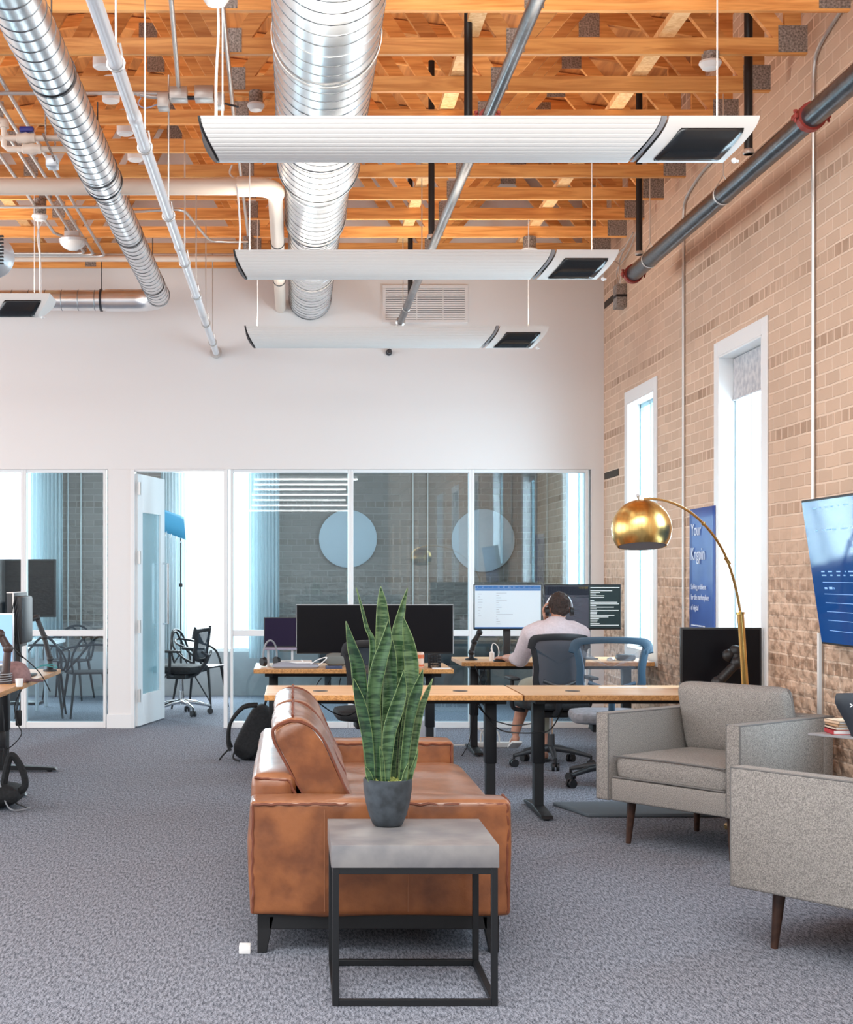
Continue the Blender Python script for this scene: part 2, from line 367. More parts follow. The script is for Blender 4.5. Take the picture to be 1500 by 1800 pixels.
# right brick wall with window openings every 2.7 m
wins = [8.99 + 2.7 * k for k in range(-9, 3)]; WZ0, WZ1, WW = .80, 2.93, .92
b = B(); y = -17.2
for w0 in wins:
    b.box((XR, y, 0), (XR + .125, w0, ZT)); b.box((XR, w0, 0), (XR + .125, w0 + WW, WZ0)); b.box((XR, w0, WZ1), (XR + .125, w0 + WW, ZT)); y = w0 + WW
b.box((XR, y, 0), (XR + .125, YF, ZT))
b.out('wall_right', BRICK, struct=True, smooth=0)
b = B()                                               # white wall over the partition
b.box((-9, YB, 2.4275), (XR, YB + .14, ZT)); b.box((2.80, YB, 0), (XR, YB + .14, 2.427)); b.box((-1.733, YB, 0), (-1.52, YB + .14, 2.427))
b.out('wall_back', WHITE, struct=True, smooth=0)
b = B()
b.box((-1.745, YB - .012, 0), (-1.508, YB, .13)); b.out('baseboard_back', TRIM, struct=True, bev=.002)
# far wall of the meeting room, with two tall windows
b = B()
xs = [(-9, -4.3), (-2.98, -1.36), (-.42, XR)]
for a, c in xs: b.box((a, YF, 0), (c, YF + .3, 3.3))
for a, c in ((-4.3, -2.98), (-1.36, -.42)): b.box((a, YF, 0), (c, YF + .3, .50)); b.box((a, YF, 3.0), (c, YF + .3, 3.3))
b.out('wall_far', BRICKX, struct=True, smooth=0)
b = B(); b.box((-9, YF - .02, 0), (XR, YF, .52)); b.out('trim_2', mat('grey_wainscot', (.42, .42, .42), .8, 0, .1, 4), struct=True, smooth=0)
b = B(); b.box((-9, YB + .14, 3.1), (XR, YF, 3.2)); b.out('ceiling_far', mat('room_ceiling', (.55, .55, .55), .9), struct=True, smooth=0)
b = B(); b.box((-9, -17.2, 0), (XR, -17.0, 5.2)); b.out('wall_front', BRICKX, struct=True, smooth=0)
b = B()
for yy in range(-17, 18, 3): b.box((-9.0, yy, 0), (-8.8, yy + .5, ZT))
b.box((-9, -17, 0), (-8.8, YF, .6)); b.box((-9, -17, 4.4), (-8.8, YF, ZT)); b.out('wall_left', WHITE, struct=True, smooth=0)
# sloped roof decking
b = B()
def zroof(x): return 5.05 + (XR - x) * .13 if x > -1.5 else 5.05 + (XR + 1.5) * .13 - (-1.5 - x) * .13
b.prism([(XR, 3.6, zroof(XR) + .10), (-1.5, 3.6, zroof(-1.5) + .10), (-9, 3.6, zroof(-9) + .10), (-9, 3.6, zroof(-9) + .14), (-1.5, 3.6, zroof(-1.5) + .14), (XR, 3.6, zroof(XR) + .14)], (0, YB - 3.6 + .1, 0))
b.out('ceiling', WOODD, struct=True, smooth=0)

# glazed partition
ZG = 2.427
def pane(b, x0, x1, z0, z1): b.box((x0, YB + .06, z0), (x1, YB + .068, z1))
fr = [(-4.35, -4.295), (-2.555, -2.50)]
def glazed(n, x0, x1, rail=True, lo=.055):
    fb = B(); t = .05
    fb.box((x0, YB + .02, 0), (x0 + t / 2, YB + .12, ZG)); fb.box((x1 - t / 2, YB + .02, 0), (x1, YB + .12, ZG))
    fb.box((x0 + t / 2, YB + .025, 0), (x1 - t / 2, YB + .115, lo)); fb.box((x0 + t / 2, YB + .025, ZG - .03), (x1 - t / 2, YB + .115, ZG))
    if rail: fb.box((x0 + t / 2, YB + .025, .862), (x1 - t / 2, YB + .115, .918))
    f = fb.out('window_%d' % n, TRIM, struct=True, bev=.003)
    g = B(); pane(g, x0 + t / 2, x1 - t / 2, lo, .862); pane(g, x0 + t / 2, x1 - t / 2, .918, ZG - .03)
    g.out('window_pane', GLASS, f, smooth=0)
for i, (a, c) in enumerate([(-6.2, -4.32), (-4.32, -2.53), (-2.53, -1.757), (-.587, .544), (.544, 1.68), (1.68, 2.776)]): glazed(i + 1, a, c)
# door
fb = B(); fb.box((-1.52, YB - .01, 0), (-1.485, YB + .15, ZG + .0)); fb.box((-.65, YB, 0), (-.613, YB + .14, ZG)); fb.box((-1.485, YB, ZG - .02), (-.65, YB + .14, ZG + .005))
fb.out('trim_1', TRIM, struct=True, bev=.003)
dr = bpy.data.objects.new('door_1', None); COL.objects.link(dr); dr.location = (-1.48, YB + .05, 0); dr.rotation_euler = (0, 0, R(78)); dr['kind'] = 'structure'
wd = .86; zt = 2.39
b = B(); b.box((0, -.022, .01), (.15, .022, zt)); b.box((wd - .13, -.022, .01), (wd, .022, zt)); b.box((.15, -.022, .01), (wd - .13, .022, .30)); b.box((.15, -.022, zt - .36), (wd - .13, .022, zt))
b.out('door_leaf', TRIM, dr, local=True, bev=.003)
b = B(); b.box((.15, -.004, .30), (wd - .13, .004, zt - .36)); b.out('door_pane', DGLASS, dr, local=True, smooth=0)
for s in (-1, 1):
    b = B(); b.tube([(wd - .07, s * .02, .95), (wd - .07, s * .075, .95), (wd - .07, s * .075, 1.55), (wd - .07, s * .02, 1.55)], .011, 8); b.out('door_handle', CHROME, dr, local=True)
for z in (.3, .95, 1.6, 2.25):
    b = B(); b.box((-.012, -.05, z - .06), (.012, -.02, z + .06)); b.box((.0, -.03, z - .06), (.06, -.0225, z + .06)); b.out('hinge', CONDUIT, dr, local=True)

# right wall windows
wn = 7
for w0 in [w for w in wins if w > -2]:
    b = B(); t = .10; e = .012
    y0, y1 = w0, w0 + WW
    b.box((XR - e, y0 - t, WZ0 - t), (XR + .0, y0, WZ1 + t)); b.box((XR - e, y1, WZ0 - t), (XR, y1 + t, WZ1 + t)); b.box((XR - e, y0, WZ1), (XR, y1, WZ1 + t)); b.box((XR - e, y0, WZ0 - t), (XR, y1, WZ0))
    b.box((XR - e, y0, WZ0), (XR + .12, y0 + .015, WZ1)); b.box((XR - e, y1 - .015, WZ0), (XR + .12, y1, WZ1)); b.box((XR - e, y0, WZ1 - .015), (XR + .12, y1, WZ1)); b.box((XR - e, y0, WZ0), (XR + .12, y1, WZ0 + .015))
    f = b.out('window_%d' % wn, TRIM, struct=True, bev=.003); wn += 1
    b = B(); x = XR + .10
    for yy in (y0 + .03, (y0 + y1) / 2 + .10, y1 - .03): b.box((x, yy - .010, WZ0), (x + .025, yy + .010, WZ1))
    b.box((x, y0, WZ0), (x + .025, y1, WZ0 + .05)); b.box((x, y0, WZ1 - .05), (x + .025, y1, WZ1)); b.out('window_sash', mat('pale_sash', (.30, .50, .58), .4), f)
    b = B(); b.box((x + .015, y0, WZ0), (x + .020, y1, WZ1)); b.out('window_pane', WGLASS, f, smooth=0)
    if 8.5 < w0 < 9.5:
        b = B(); b.box((x - .012, y0 + .02, WZ1 - .30), (x - .004, y1 - .02, WZ1 - .02)); b.cyl((x - .01, y0 + .02, WZ1 - .3), (x - .01, y1 - .02, WZ1 - .3), .01, n=8)
        b.out('window_blind', mat('patterned_blind', (.62, .60, .60), .9, 0, 0, 22, col2=(.42, .42, .45)), f)
# far windows sashes
for (a, c) in ((-4.3, -2.98), (-1.36, -.42)):
    b = B()
    for xx in (a, c - .05): b.box((xx, YF + .02, .5), (xx + .05, YF + .08, 3.0))
    b.box((a, YF + .02, .5), (c, YF + .08, .56))
    f = b.out('window_%d' % wn, TRIM, struct=True); wn += 1
    b = B(); b.box((a, YF + .05, .5), (c, YF + .055, 3.0)); b.out('window_pane', WGLASS, f, smooth=0)

# missing bricks in the corner: flat plates, the hollow's shade put into their colour
for (x0, y0, x1, y1), lb in (((1063, 522, 1079, 534), 'dark slot where a brick is missing high in the corner, under the conduit box'), ((1063, 828, 1078, 840), 'dark slot where a brick is missing beside the glazed wall top')):
    a = H - (y0 - CY) * 13.3 / F; c = H - (y1 - CY) * 13.3 / F
    b = B(); b.box((XR - .006, 12.98, c), (XR - .0005, 13.56, a)); tag(b.out('wall_slot', mat('slot_shade', (.05, .035, .025), .9), bev=.002), lb, 'wall slot', 'missing brick slots')

# ------------------------------------------------------------------ trusses
ZC = 4.293; TS = .615
ty = [YB - .10 - TS * k for k in range(0, 13)]
TXL, TXR = -6.5, 2.82
nodes_b = [2.74, 1.22, -.33, -1.88, -3.43, -4.98]; nodes_t = [2.0, .46, -1.1, -2.65, -4.2]
ordn = ['nearest the white back wall', 'second out from the back wall', 'third out from the back wall', 'fourth out from the back wall', 'fifth out from the back wall', 'sixth out from the back wall', 'seventh out from the back wall', 'eighth out from the back wall', 'ninth out from the back wall, behind the nearest heater', 'fourth from the top of the photo', 'third from the top of the photo', 'second from the top of the photo', 'topmost in the photo']
def make_truss(y, label):
    t = thing('roof_truss', label, 'roof truss', (0, y, ZC), 0, 'open web roof trusses')
    b = B(); b.box((TXL, -.019, 0), (TXR, .019, .089)); b.out('bottom_chord', WOOD, t, local=True, smooth=0)
    b = B(); zr = lambda x: zroof(x) - ZC
    b.prism([(TXL, -.019, zr(TXL)), (-1.5, -.019, zr(-1.5)), (TXR, -.019, zr(TXR)), (TXR, -.019, zr(TXR) + .089), (-1.5, -.019, zr(-1.5) + .089), (TXL, -.019, zr(TXL) + .089)], (0, .038, 0)); b.out('top_chord', WOOD, t, local=True, smooth=0)
    seq = []
    for i, nt_ in enumerate(nodes_t):
        seq += [(nodes_b[i] - .05, .089, nt_ + .05, zr(nt_)), (nodes_b[i + 1] + .05, .089, nt_ - .05, zr(nt_))]
    seq += [((nodes_b[0]), .089, nodes_b[0], zr(nodes_b[0]))]
    for (x0, z0, x1, z1) in seq:
        b = B(); b.beam((x0, 0, z0), (x1, 0, z1), .036, .089); b.out('web', WOOD, t, local=True, smooth=0)
    for xb in nodes_b[:4]:
        b = B(); w = .16 if xb > 2 else .10
        b.box((xb - w / 2, -.0215, .008), (xb + w / 2, -.019, .14 if xb < 2 else .155)); b.out('nail_plate', PLATE, t, local=True, smooth=0)
    for xb in nodes_t[:3]:
        b = B(); b.box((xb - .07, -.0215, zr(xb) - .10), (xb + .07, -.019, zr(xb) + .06)); b.out('nail_plate', PLATE, t, local=True, smooth=0)
    return t
t0 = make_truss(ty[0], 'open web timber roof truss ' + ordn[0])
for k in range(1, 13):
    c = copy_tree(t0); c.location = (0, ty[k], ZC); c['label'] = 'open web timber roof truss ' + ordn[k]
for X, lb in ((.93, 'long lumber brace running over the trusses between duct and sprinkler pipe'), (2.0, 'long lumber brace running over the trusses beside the brick wall'), (-2.3, 'long lumber brace running over the trusses at far left')):
    b = B(); b.box((X, ty[-1] - .1, ZC + .092), (X + .089, YB, ZC + .13)); tag(b.out('lumber_brace', WOODP, smooth=0), lb, 'lumber', 'lengthwise truss braces')

# ------------------------------------------------------------------ ducts
def duct(name, label, X, Z, segs, end_cap=True, group=None):
    t = thing(name, label, 'air duct', (X, segs[0][0], Z), 0, group)
    for i, (y0, y1, r) in enumerate(segs):
        b = B(); L_ = y1 - y0
        b.lathe([(r, 0), (r, L_)], (X, y0, Z), 48, 0, 'Y', cap=(i == len(segs) - 1)); pitch = .125
        n = int(L_ / pitch * 28); pts = [(X + (r + .001) * math.cos(2 * PI * k / 28), y0 + pitch * k / 28, Z + (r + .001) * math.sin(2 * PI * k / 28)) for k in range(n)]
        b.tube(pts, .0028, 4, 1)
        for yy in (y0 + .02, y1 - .03): b.lathe([(r + .004, 0), (r + .007, .008), (r + .004, .016)], (X, yy, Z), 48, 1, 'Y', cap=False)
        b.out('duct_section', [GALV, SEAMD], t)
        if i < len(segs) - 1:
            r2 = segs[i + 1][2]; y2 = segs[i + 1][0]
            b = B(); b.lathe([(r + .003, -.02), (r + .003, 0), (r2 + .003, y2 - y1), (r2 + .003, y2 - y1 + .02)], (X, y1, Z), 48, 0, 'Y', cap=False); b.out('duct_reducer', GALV, t)
    return t
dc = duct('spiral_duct', 'large silver spiral air duct down the middle of the ceiling', .16, 4.02, [(5.3, 9.1, .255), (9.3, 10.5, .215), (10.6, 13.58, .195)])
for yy in (6.9, 8.4, 10.4, 12.2):
    b = B(); r = .262 if yy < 9 else (.222 if yy < 10.55 else .2)
    b.lathe([(r, 0), (r + .004, .0), (r + .004, .025), (r, .025)], (.16, yy, 4.02), 40, 0, 'Y', cap=False); b.out('duct_strap', CONDUIT, dc)
XD, ZD = -1.20, 3.93
dl = duct('spiral_duct', 'narrower silver spiral air duct slanting at left, turning left at the wall', XD, ZD, [(5.0, 9.2, .118), (9.3, 12.95, .098)])
b = B(); pts = [(XD, 12.95, ZD)] + [(XD - .22 * (1 - math.cos(a)), 12.95 + .22 * math.sin(a), ZD) for a in [R(18 * k) for k in range(1, 6)]] + [(XD - .5, 13.17, ZD)]
b.tube(pts, .10, 32, 0, cap=False); b.out('duct_elbow', GALV, dl)
b = B(); b.tube([(XD - .45, 13.17, ZD), (-8, 13.17, ZD)], .092, 32, 0)
for k in range(40): b.lathe([(.092, 0), (.096, .004), (.092, .008)], (XD - .6 - .15 * k, 13.17, ZD), 32, 1, 'X', cap=False)
b.out('duct_section', [GALV, SEAMD], dl)
for X, Y in ((-1.75, 13.17), (-3.4, 13.17)):
    b = B(); b.lathe([(.098, 0), (.103, 0), (.103, .02), (.098, .02)], (X, Y, ZD), 32, 0, 'X', cap=False); b.cyl((X + .01, Y, ZD + .1), (X + .01, Y, ZC + .09), .004, n=6); b.out('duct_hanger', STEEL, dl)
for yy in (7.2, 8.9, 10.6, 12.4):
    b = B(); r = .12 if yy < 9.2 else .10
    b.lathe([(r + .001, 0), (r + .004, 0), (r + .004, .02), (r + .001, .02)], (XD, yy, ZD), 32, 0, 'Y', cap=False); b.cyl((XD, yy + .01, ZD + r), (XD, yy + .01, ZC + .05), .004, n=6); b.out('duct_hanger', STEEL, dl)
# round grille at left edge
t = thing('round_air_diffuser', 'round grey slotted air diffuser cut by the left edge of the photo', 'air diffuser', P(-12, 452, 9.5))
c = P(-12, 452, 9.5)
b = B(); b.lathe([(.10, -.2), (.12, -.03), (.14, 0), (.135, .03), (.13, .04)], c, 32, 0, 'Y'); b.out('diffuser_body', SILVER, t)
b = B()
for k in range(-4, 5): b.box((c.x - .11, c.y - .225, c.z + k * .022 - .004), (c.x + .11, c.y - .2, c.z + k * .022 + .004))
b.out('slat', BLACK, t)

# ------------------------------------------------------------------ pipes
def clevis(t, X, Y, Z, r, ztop=ZC + .04, m=CONDUIT, name='pipe_hanger'):
    b = B(); n = 16
    b.tube([(X + (r + .006) * math.cos(2 * PI * k / n), Y, Z + (r + .006) * math.sin(2 * PI * k / n)) for k in range(n)], .005, 6, close=True)
    b.tube([(X - r, Y, Z + .01), (X - r * .6, Y, Z + r + .05), (X + r * .6, Y, Z + r + .05), (X + r, Y, Z + .01)], .005, 6)
    b.cyl((X, Y, Z + r + .05), (X, Y, ztop), .005, n=6); b.out(name, m, t)
t = thing('white_sprinkler_pipe', 'long white painted pipe slanting right of the left spiral duct', 'pipe', (-.72, 5, 3.52))
b = B(); b.cyl((-.72, 5.0, 3.52), (-.72, YB - .01, 3.52), .029, n=20)
for yy in (6.6, 9.2, 11.6): b.lathe([(.029, -.04), (.033, -.035), (.033, .035), (.029, .04)], (-.72, yy, 3.52), 20, 0, 'Y', cap=False)
b.out('pipe_run', WPIPE, t)
b = B(); b.lathe([(.02, 0), (.055, .0), (.055, .02), (.02, .03)], (-.72, YB - .035, 3.52), 20, 0, 'Y'); b.out('wall_flange', CONDUIT, t)
for yy in (5.9, 7.06, 8.4, 9.66, 10.8, 12.0, 13.0): clevis(t, -.72, yy, 3.52, .029)
XP, ZP = .987, 3.76
t = thing('sprinkler_pipe', 'slim dark steel sprinkler pipe right of the large duct', 'pipe', (XP, 5, ZP))
b = B(); b.cyl((XP, 5.0, ZP), (XP, 13.3, ZP), .031, n=20); b.out('pipe_run', STEEL, t)
b = B(); b.cyl((XP, 13.3, ZP), (XP, YB - .01, ZP), .03, n=16); b.lathe([(.03, 0), (.045, .01), (.045, .03), (.03, .04)], (XP, 13.3, ZP), 16, 0, 'Y', cap=False); b.out('pipe_end', CONDUIT, t)
for yy, rr in ((7.9, .031), (10.75, .031), (12.6, .031)):
    b = B(); b.lathe([(.034, 0), (.037, .003), (.037, .018), (.034, .02)], (XP, yy, ZP), 20, 0, 'Y', cap=False); b.cyl((XP - .03, yy + .01, ZP + .03), (XP - .03, yy + .01, ZC + .1), .004, n=6); b.out('pipe_hanger', CONDUIT, t)
def coupling(t, X, Y, Z, r):
    b = B(); b.lathe([(r, 0), (r + .014, .0), (r + .014, .05), (r, .05)], (X, Y, Z), 20, 0, 'Y', cap=False)
    for s in (-1, 1):
        b.box((X + s * (r + .004) - .012, Y - .004, Z - .012), (X + s * (r + .004) + .03 * s, Y + .054, Z + .012), bev=.004)
        b.cyl((X + s * (r + .025), Y + .012, Z - .03), (X + s * (r + .025), Y + .012, Z + .03), .006, n=8)
        b.cyl((X + s * (r + .025), Y + .012, Z + .02), (X + s * (r + .025), Y + .012, Z + .032), .011, n=6)
    b.out('red_coupling', REDC, t)
coupling(t, XP, 7.35, ZP, .031)
XQ, ZQ = 2.60, 3.735
tq = thing('steel_main_pipe', 'thick dark steel pipe slanting along the brick wall', 'pipe', (XQ, 5, ZQ))
b = B(); b.cyl((XQ, 5.0, ZQ), (XQ, 11.1, ZQ), .058, n=28); b.out('pipe_run', STEEL, tq)
coupling(tq, XQ, 7.25, ZQ, .058); coupling(tq, XQ, 11.05, ZQ, .058)
for yy in (8.75, 10.55):
    b = B(); b.lathe([(.060, 0), (.064, .002), (.064, .016), (.060, .018)], (XQ, yy, ZQ), 24, 0, 'Y', cap=False)
    b.tube([(XQ - .05, yy + .01, ZQ + .03), (XQ, yy + .01, ZQ + .12), (XQ + .05, yy + .01, ZQ + .03)], .004, 6); b.cyl((XQ, yy + .01, ZQ + .12), (XQ, yy + .01, ZC + .05), .004, n=6); b.out('pipe_hanger', CONDUIT, tq)
# black branch risers
for X, Y, z0, lb, pr in ((XP - .05, 7.75, 3.80, 'black iron riser rising from the slim pipe at the top of the photo', 0), (.975, 10.2, 3.80, 'black iron riser rising from the slim pipe between the first two heaters', 0), (1.02, 12.6, 3.81, 'black iron riser rising from the slim pipe just left of the grille', 0),
                         (2.56, 8.15, 3.80, 'black iron riser above the nearer half of the thick pipe', 1), (2.56, 10.72, 3.80, 'black iron riser above the far end of the thick pipe', 1)):
    t = thing('pipe_riser', lb, 'pipe', (X, Y, z0), 0, 'black iron risers')
    b = B(); b.cyl((X, Y, z0), (X, Y, 5.05), .022 if not pr else .024, n=14); b.out('riser_pipe', BLACKP, t)
    b = B(); b.lathe([(.026, 0), (.031, .005), (.031, .022), (.026, .03)], (X, Y, z0 - .0), 14); b.out('riser_collar', CONDUIT, t)
# cream PVC main: across then towards the wall
t = thing('pvc_drain_pipe', 'thick cream plastic pipe crossing at left, elbowing back beside the large duct', 'pipe', (-.10, 9.35, 3.94))
b = B(); b.cyl((-6, 9.35, 3.94), (-.27, 9.35, 3.94), .054, n=24); b.cyl((-.115, 9.5, 3.94), (-.115, YB - .01, 3.94), .05, n=24); b.out('pipe_run', PVC, t)
b = B(); pts = [(-.27, 9.35, 3.94)] + [(-.265 + .15 * math.sin(a), 9.50 - .15 * math.cos(a), 3.94) for a in [R(15 * k) for k in range(0, 7)]] + [(-.115, 9.52, 3.94)]
b.tube(pts, .062, 24)
b.cyl((-.36, 9.35, 3.94), (-.27, 9.35, 3.94), .064, n=24); b.out('pipe_elbow', PVC, t)
for X in (-2.05, -1.25):
    b = B(); b.cyl((X, 9.35, 3.94), (X + .09, 9.35, 3.94), .060, n=24); b.out('pipe_joint', PVC, t)
for yy in (10.9, 12.3):
    b = B(); b.lathe([(.051, 0), (.055, 0), (.055, .02), (.051, .02)], (-.115, yy, 3.94), 20, 0, 'Y', cap=False); b.out('pipe_clamp', STEEL, t)
# thin cream pipe high near the wall
b = B(); b.cyl((-6, 12.9, 4.25), (-.42, 12.9, 4.25), .028, n=14); tag(b.out('thin_drain_pipe', PVC), 'thin cream pipe crossing just under the trusses near the back wall', 'pipe')
# conduits at left
z = 4.245
for X, lb in ((-1.654, 'right hand of the three parallel thin conduits at left'), (-1.745, 'middle of the three parallel thin conduits at left'), (-1.82, 'left hand of the three parallel thin conduits at left')):
    ye = 12.72 + (X + 1.745) * .6; b = B()
    b.tube([(X, 5.3, z), (X, ye - .06, z), (X - .02, ye - .015, z), (X - .07, ye, z), (-6, ye, z)], .0125, 10); tag(b.out('electrical_conduit', CONDUIT), lb, 'conduit', 'thin conduits at the left of the ceiling')
b = B(); b.tube([(-1.96, 5.3, z), (-1.96, 11.9, z), (-1.9, 12.05, z)], .0125, 10); tag(b.out('electrical_conduit', CONDUIT), 'single thin conduit left of the three, ending near the clear ceiling light', 'conduit', 'thin conduits at the left of the ceiling')
b = B(); b.tube(arc([(-6, 8.36, 4.215), (-1.0, 8.36, 4.215), (-.9, 8.36, 4.21), (-.82, 8.36, 4.195), (-.76, 8.36, 4.19)], 4), .0125, 10); tag(b.out('electrical_conduit', CONDUIT), 'thin conduit crossing left to right into the grey junction boxes', 'conduit', 'thin conduits at the left of the ceiling')
b = B(); b.tube([(-.50, 5.2, 4.25), (-.655, 8.3, 4.235)], .013, 10); tag(b.out('electrical_conduit', CONDUIT), 'straight thin conduit dropping to the grey junction boxes from the top', 'conduit', 'thin conduits at the left of the ceiling')
b = B(); b.tube([(-.33, 5.2, 4.25), (-.36, 8.6, 4.25), (-.37, 12.0, 4.25)], .013, 10); tag(b.out('electrical_conduit', CONDUIT), 'thin conduit passing behind the left end of the nearest heater', 'conduit', 'thin conduits at the left of the ceiling')
b = B(); b.tube(arc([(-3.5, 10.95, 4.215), (-1.6, 10.95, 4.215), (-1.45, 10.95, 4.21), (-1.25, 10.95, 4.18), (-1.02, 10.95, 4.19), (-.84, 10.95, 4.19), (-.78, 11.3, 4.2), (-.7, 12.0, 4.22), (-.6, 12.15, 4.23), (-.38, 12.2, 4.24)], 4), .011, 8); tag(b.out('electrical_conduit', CONDUIT), 'wavy thin conduit from the round box to the second heater', 'conduit', 'thin conduits at the left of the ceiling')
# junction boxes
t = thing('junction_box', 'row of linked grey junction boxes above the nearest heater left end', 'junction box', P(340, 178, 8.38))
for (x0, y0, x1, y1) in ((278, 168, 298, 193), (299, 157, 330, 178), (343, 155, 376, 178), (378, 168, 395, 191)):
    a = P(x0, y1, 8.36); c = P(x1, y0, 8.36); b = B(); b.box((a.x, 8.30, a.z), (c.x, 8.40, c.z), bev=.003); b.out('box', CONDUIT, t)
b = B(); a = P(330, 172, 8.35); c = P(343, 172, 8.35); b.cyl(a, c, .012, n=10); b.out('box_connector', STEEL, t); b = B(); a = P(395, 182, 8.35); c = P(420, 188, 8.35); b.cyl(a, c, .006, n=8); b.out('box_connector', STEEL, t)
b = B(); b.tube(arc([P(278, 183, 8.33), P(255, 190, 8.33), P(243, 182, 8.33), P(248, 172, 8.33)], 5), .004, 6); b.out('loose_wire', mat('blue_grey_wire', (.4, .45, .62), .5), t)
# PVC valve group
t = thing('pvc_valve_manifold', 'two small cream plastic pipes with ball valves and a blue handle', 'valve', P(60, 250, 8.2))
D = 8.2
b = B(); b.tube([P(0, 215, D), P(7, 215, D), P(7, 225, D)], .03, 14); b.tube([P(-30, 243, D), P(160, 243, D)], .017, 12); b.tube([P(7, 215, D), P(7, 256, D), P(14, 262, D), P(138, 262, D), P(146, 258, D), P(147, 243, D)], .017, 12); b.out('valve_pipe', PVC, t)
for x, y in ((46, 243), (56, 262)):
    c = P(x, y, D); b = B(); b.lathe([(.02, -.055), (.027, -.05), (.027, -.025), (.034, 0), (.027, .025), (.027, .05), (.02, .055)], c, 16, 0, 'X'); b.out('valve_body', PVC, t)
c = P(47, 229, D); b = B(); b.box((c.x - .04, D - .02, c.z - .012), (c.x + .04, D + .02, c.z + .018), bev=.006); b.cyl((c.x, D, c.z - .04), (c.x, D, c.z), .012); b.out('valve_handle', mat('deep_blue_plastic', (.02, .02, .22), .4), t)
b = B(); b.beam(P(78, 240, D), P(97, 283, D - .12), .05, .012); b.cyl(P(80, 243, D), P(80, 120, D), .005, n=6); b.cyl(P(97, 258, D + .1), P(97, 165, D + .1), .005, n=6); b.out('strut_hanger', PLATE, t)
b = B(); b.box(P(80, 291, D - .12), P(104, 281, D - .02), bev=.003); b.out('strut_box', SILVER, t)
# white tank-like light canisters behind white pipe
for i, (x, y, d) in enumerate(((180, 120, 8.2), (195, 180, 8.9), (220, 237, 9.5), (238, 283, 10.2))):
    c = P(x, y, d); b = B(); b.lathe([(.045, 0), (.055, .01), (.055, .15), (.04, .16)], c, 20); o = tag(b.out('white_canister', TRIM), 'small white canister between duct and white pipe, %s' % ['nearest the top', 'second from the top', 'second from the bottom', 'lowest of the four'][i], 'ceiling canister', 'white canisters on the trusses')

# conduits and boxes on the brick wall
def wall_conduit(pts, lb, r=.011):
    b = B(); b.tube(arc(pts, 3), r, 8); tag(b.out('wall_conduit', CONDUIT), lb, 'conduit', 'thin conduits on the brick wall')
xw = XR - .014
wall_conduit([(xw, 10.0, 4.3), (xw, 10.3, 4.29), (xw, 10.7, 4.22), (xw, 10.78, 4.1), (xw, 10.78, 3.9), (xw, 10.78, 3.0), (xw, 10.78, 1.5), (xw, 10.78, .3)], 'thin vertical conduit on brick between the two tall windows')
wall_conduit([(xw, 7.2, 4.50), (xw, 7.7, 4.42), (xw, 8.0, 4.35), (xw, 8.08, 4.25), (xw, 8.09, 4.0), (xw, 8.09, 3.0), (xw, 8.09, 1.85)], 'thin vertical conduit on brick rising above the wall television')
wall_conduit([(xw, 7.98, 1.12), (xw, 7.98, .9), (xw, 7.98, .3)], 'short cream cable duct running down below the television', .018)
t = thing('wall_junction_box', 'tall grey junction box with wires high in the brick corner', 'junction box', (XR - .05, 12.75, 4.0))
za = lambda y, d: H - (y - CY) * d / F
b = B(); b.box((XR - .09, 12.66, za(541, 12.7)), (XR - .001, 12.80, za(500, 12.7)), bev=.004); b.out('box', PLATE, t)
b = B(); b.box((XR - .094, 12.65, za(523, 12.7)), (XR - .0, 12.81, za(519, 12.7))); b.out('box_strap', BLACK, t)
b = B()
for q in (0, 1, 2): b.tube(arc([(XR - .05, 12.70 + q * .03, za(500, 12.7)), (XR - .05, 12.70 + q * .06, za(470, 12.7)), (XR - .08 + q * .03, 12.8 - q * .15, za(450, 12.7)), (XR - .03, 12.6 - q * .3, za(435 - q * 12, 12.6))], 5), .006, 6)
b.out('box_wire', CONDUIT, t)

# detectors, lights
def ceil_disc(x, y, d, r, label, name='smoke_detector', cat='smoke detector'):
    d = max(q for q in ty if H - (y - CY) * q / F < ZC - .03); c = P(x, y, d); t = thing(name, label, cat, c)
    b = B(); b.lathe([(r * .25, -.035), (r * .7, -.028), (r, 0), (r * .95, .012)], c, 28); b.out('detector_dome', TRIM, t)
    b = B(); b.lathe([(r * .8, .012), (r * .8, max(.06, ZC - c.z + .004))], c, 10); b.out('mounting_box', PLATE, t); return t
ceil_disc(450, 186, 8.9, .052, 'small round white detector left of the large duct')
ceil_disc(1249, 112, 8.3, .062, 'round white detector hanging near the right end of the top trusses')
ceil_disc(70, 381, 11.0, .062, 'flat round white ceiling box feeding wires to the left heater', 'ceiling_box', 'ceiling box')
ceil_disc(380, -2, 7.3, .062, 'round white ceiling box at the top edge above the nearest heater', 'ceiling_box', 'ceiling box')
ceil_disc(931, 440, 12.2, .068, 'white detector above the right end of the second heater')
ceil_disc(437, 447, 12.2, .06, 'round white ceiling box just above the left end of the second heater', 'ceiling_box', 'ceiling box')
c = P(128, 425, 11.6); t = thing('ceiling_light', 'clear domed ceiling light with white rim at left', 'ceiling light', c)
b = B(); b.lathe([(.03, -.07), (.07, -.05), (.10, -.02), (.105, 0)], c, 28); b.out('light_lens', mat('clear_lens', (.75, .76, .76), .15), t)
b = B(); b.lathe([(.108, -.005), (.112, .015), (.10, .03)], c, 28); b.box((c.x - .06, c.y - .06, c.z + .03), (c.x + .06, c.y + .06, c.z + .075), bev=.004); b.out('light_base', SILVER, t)
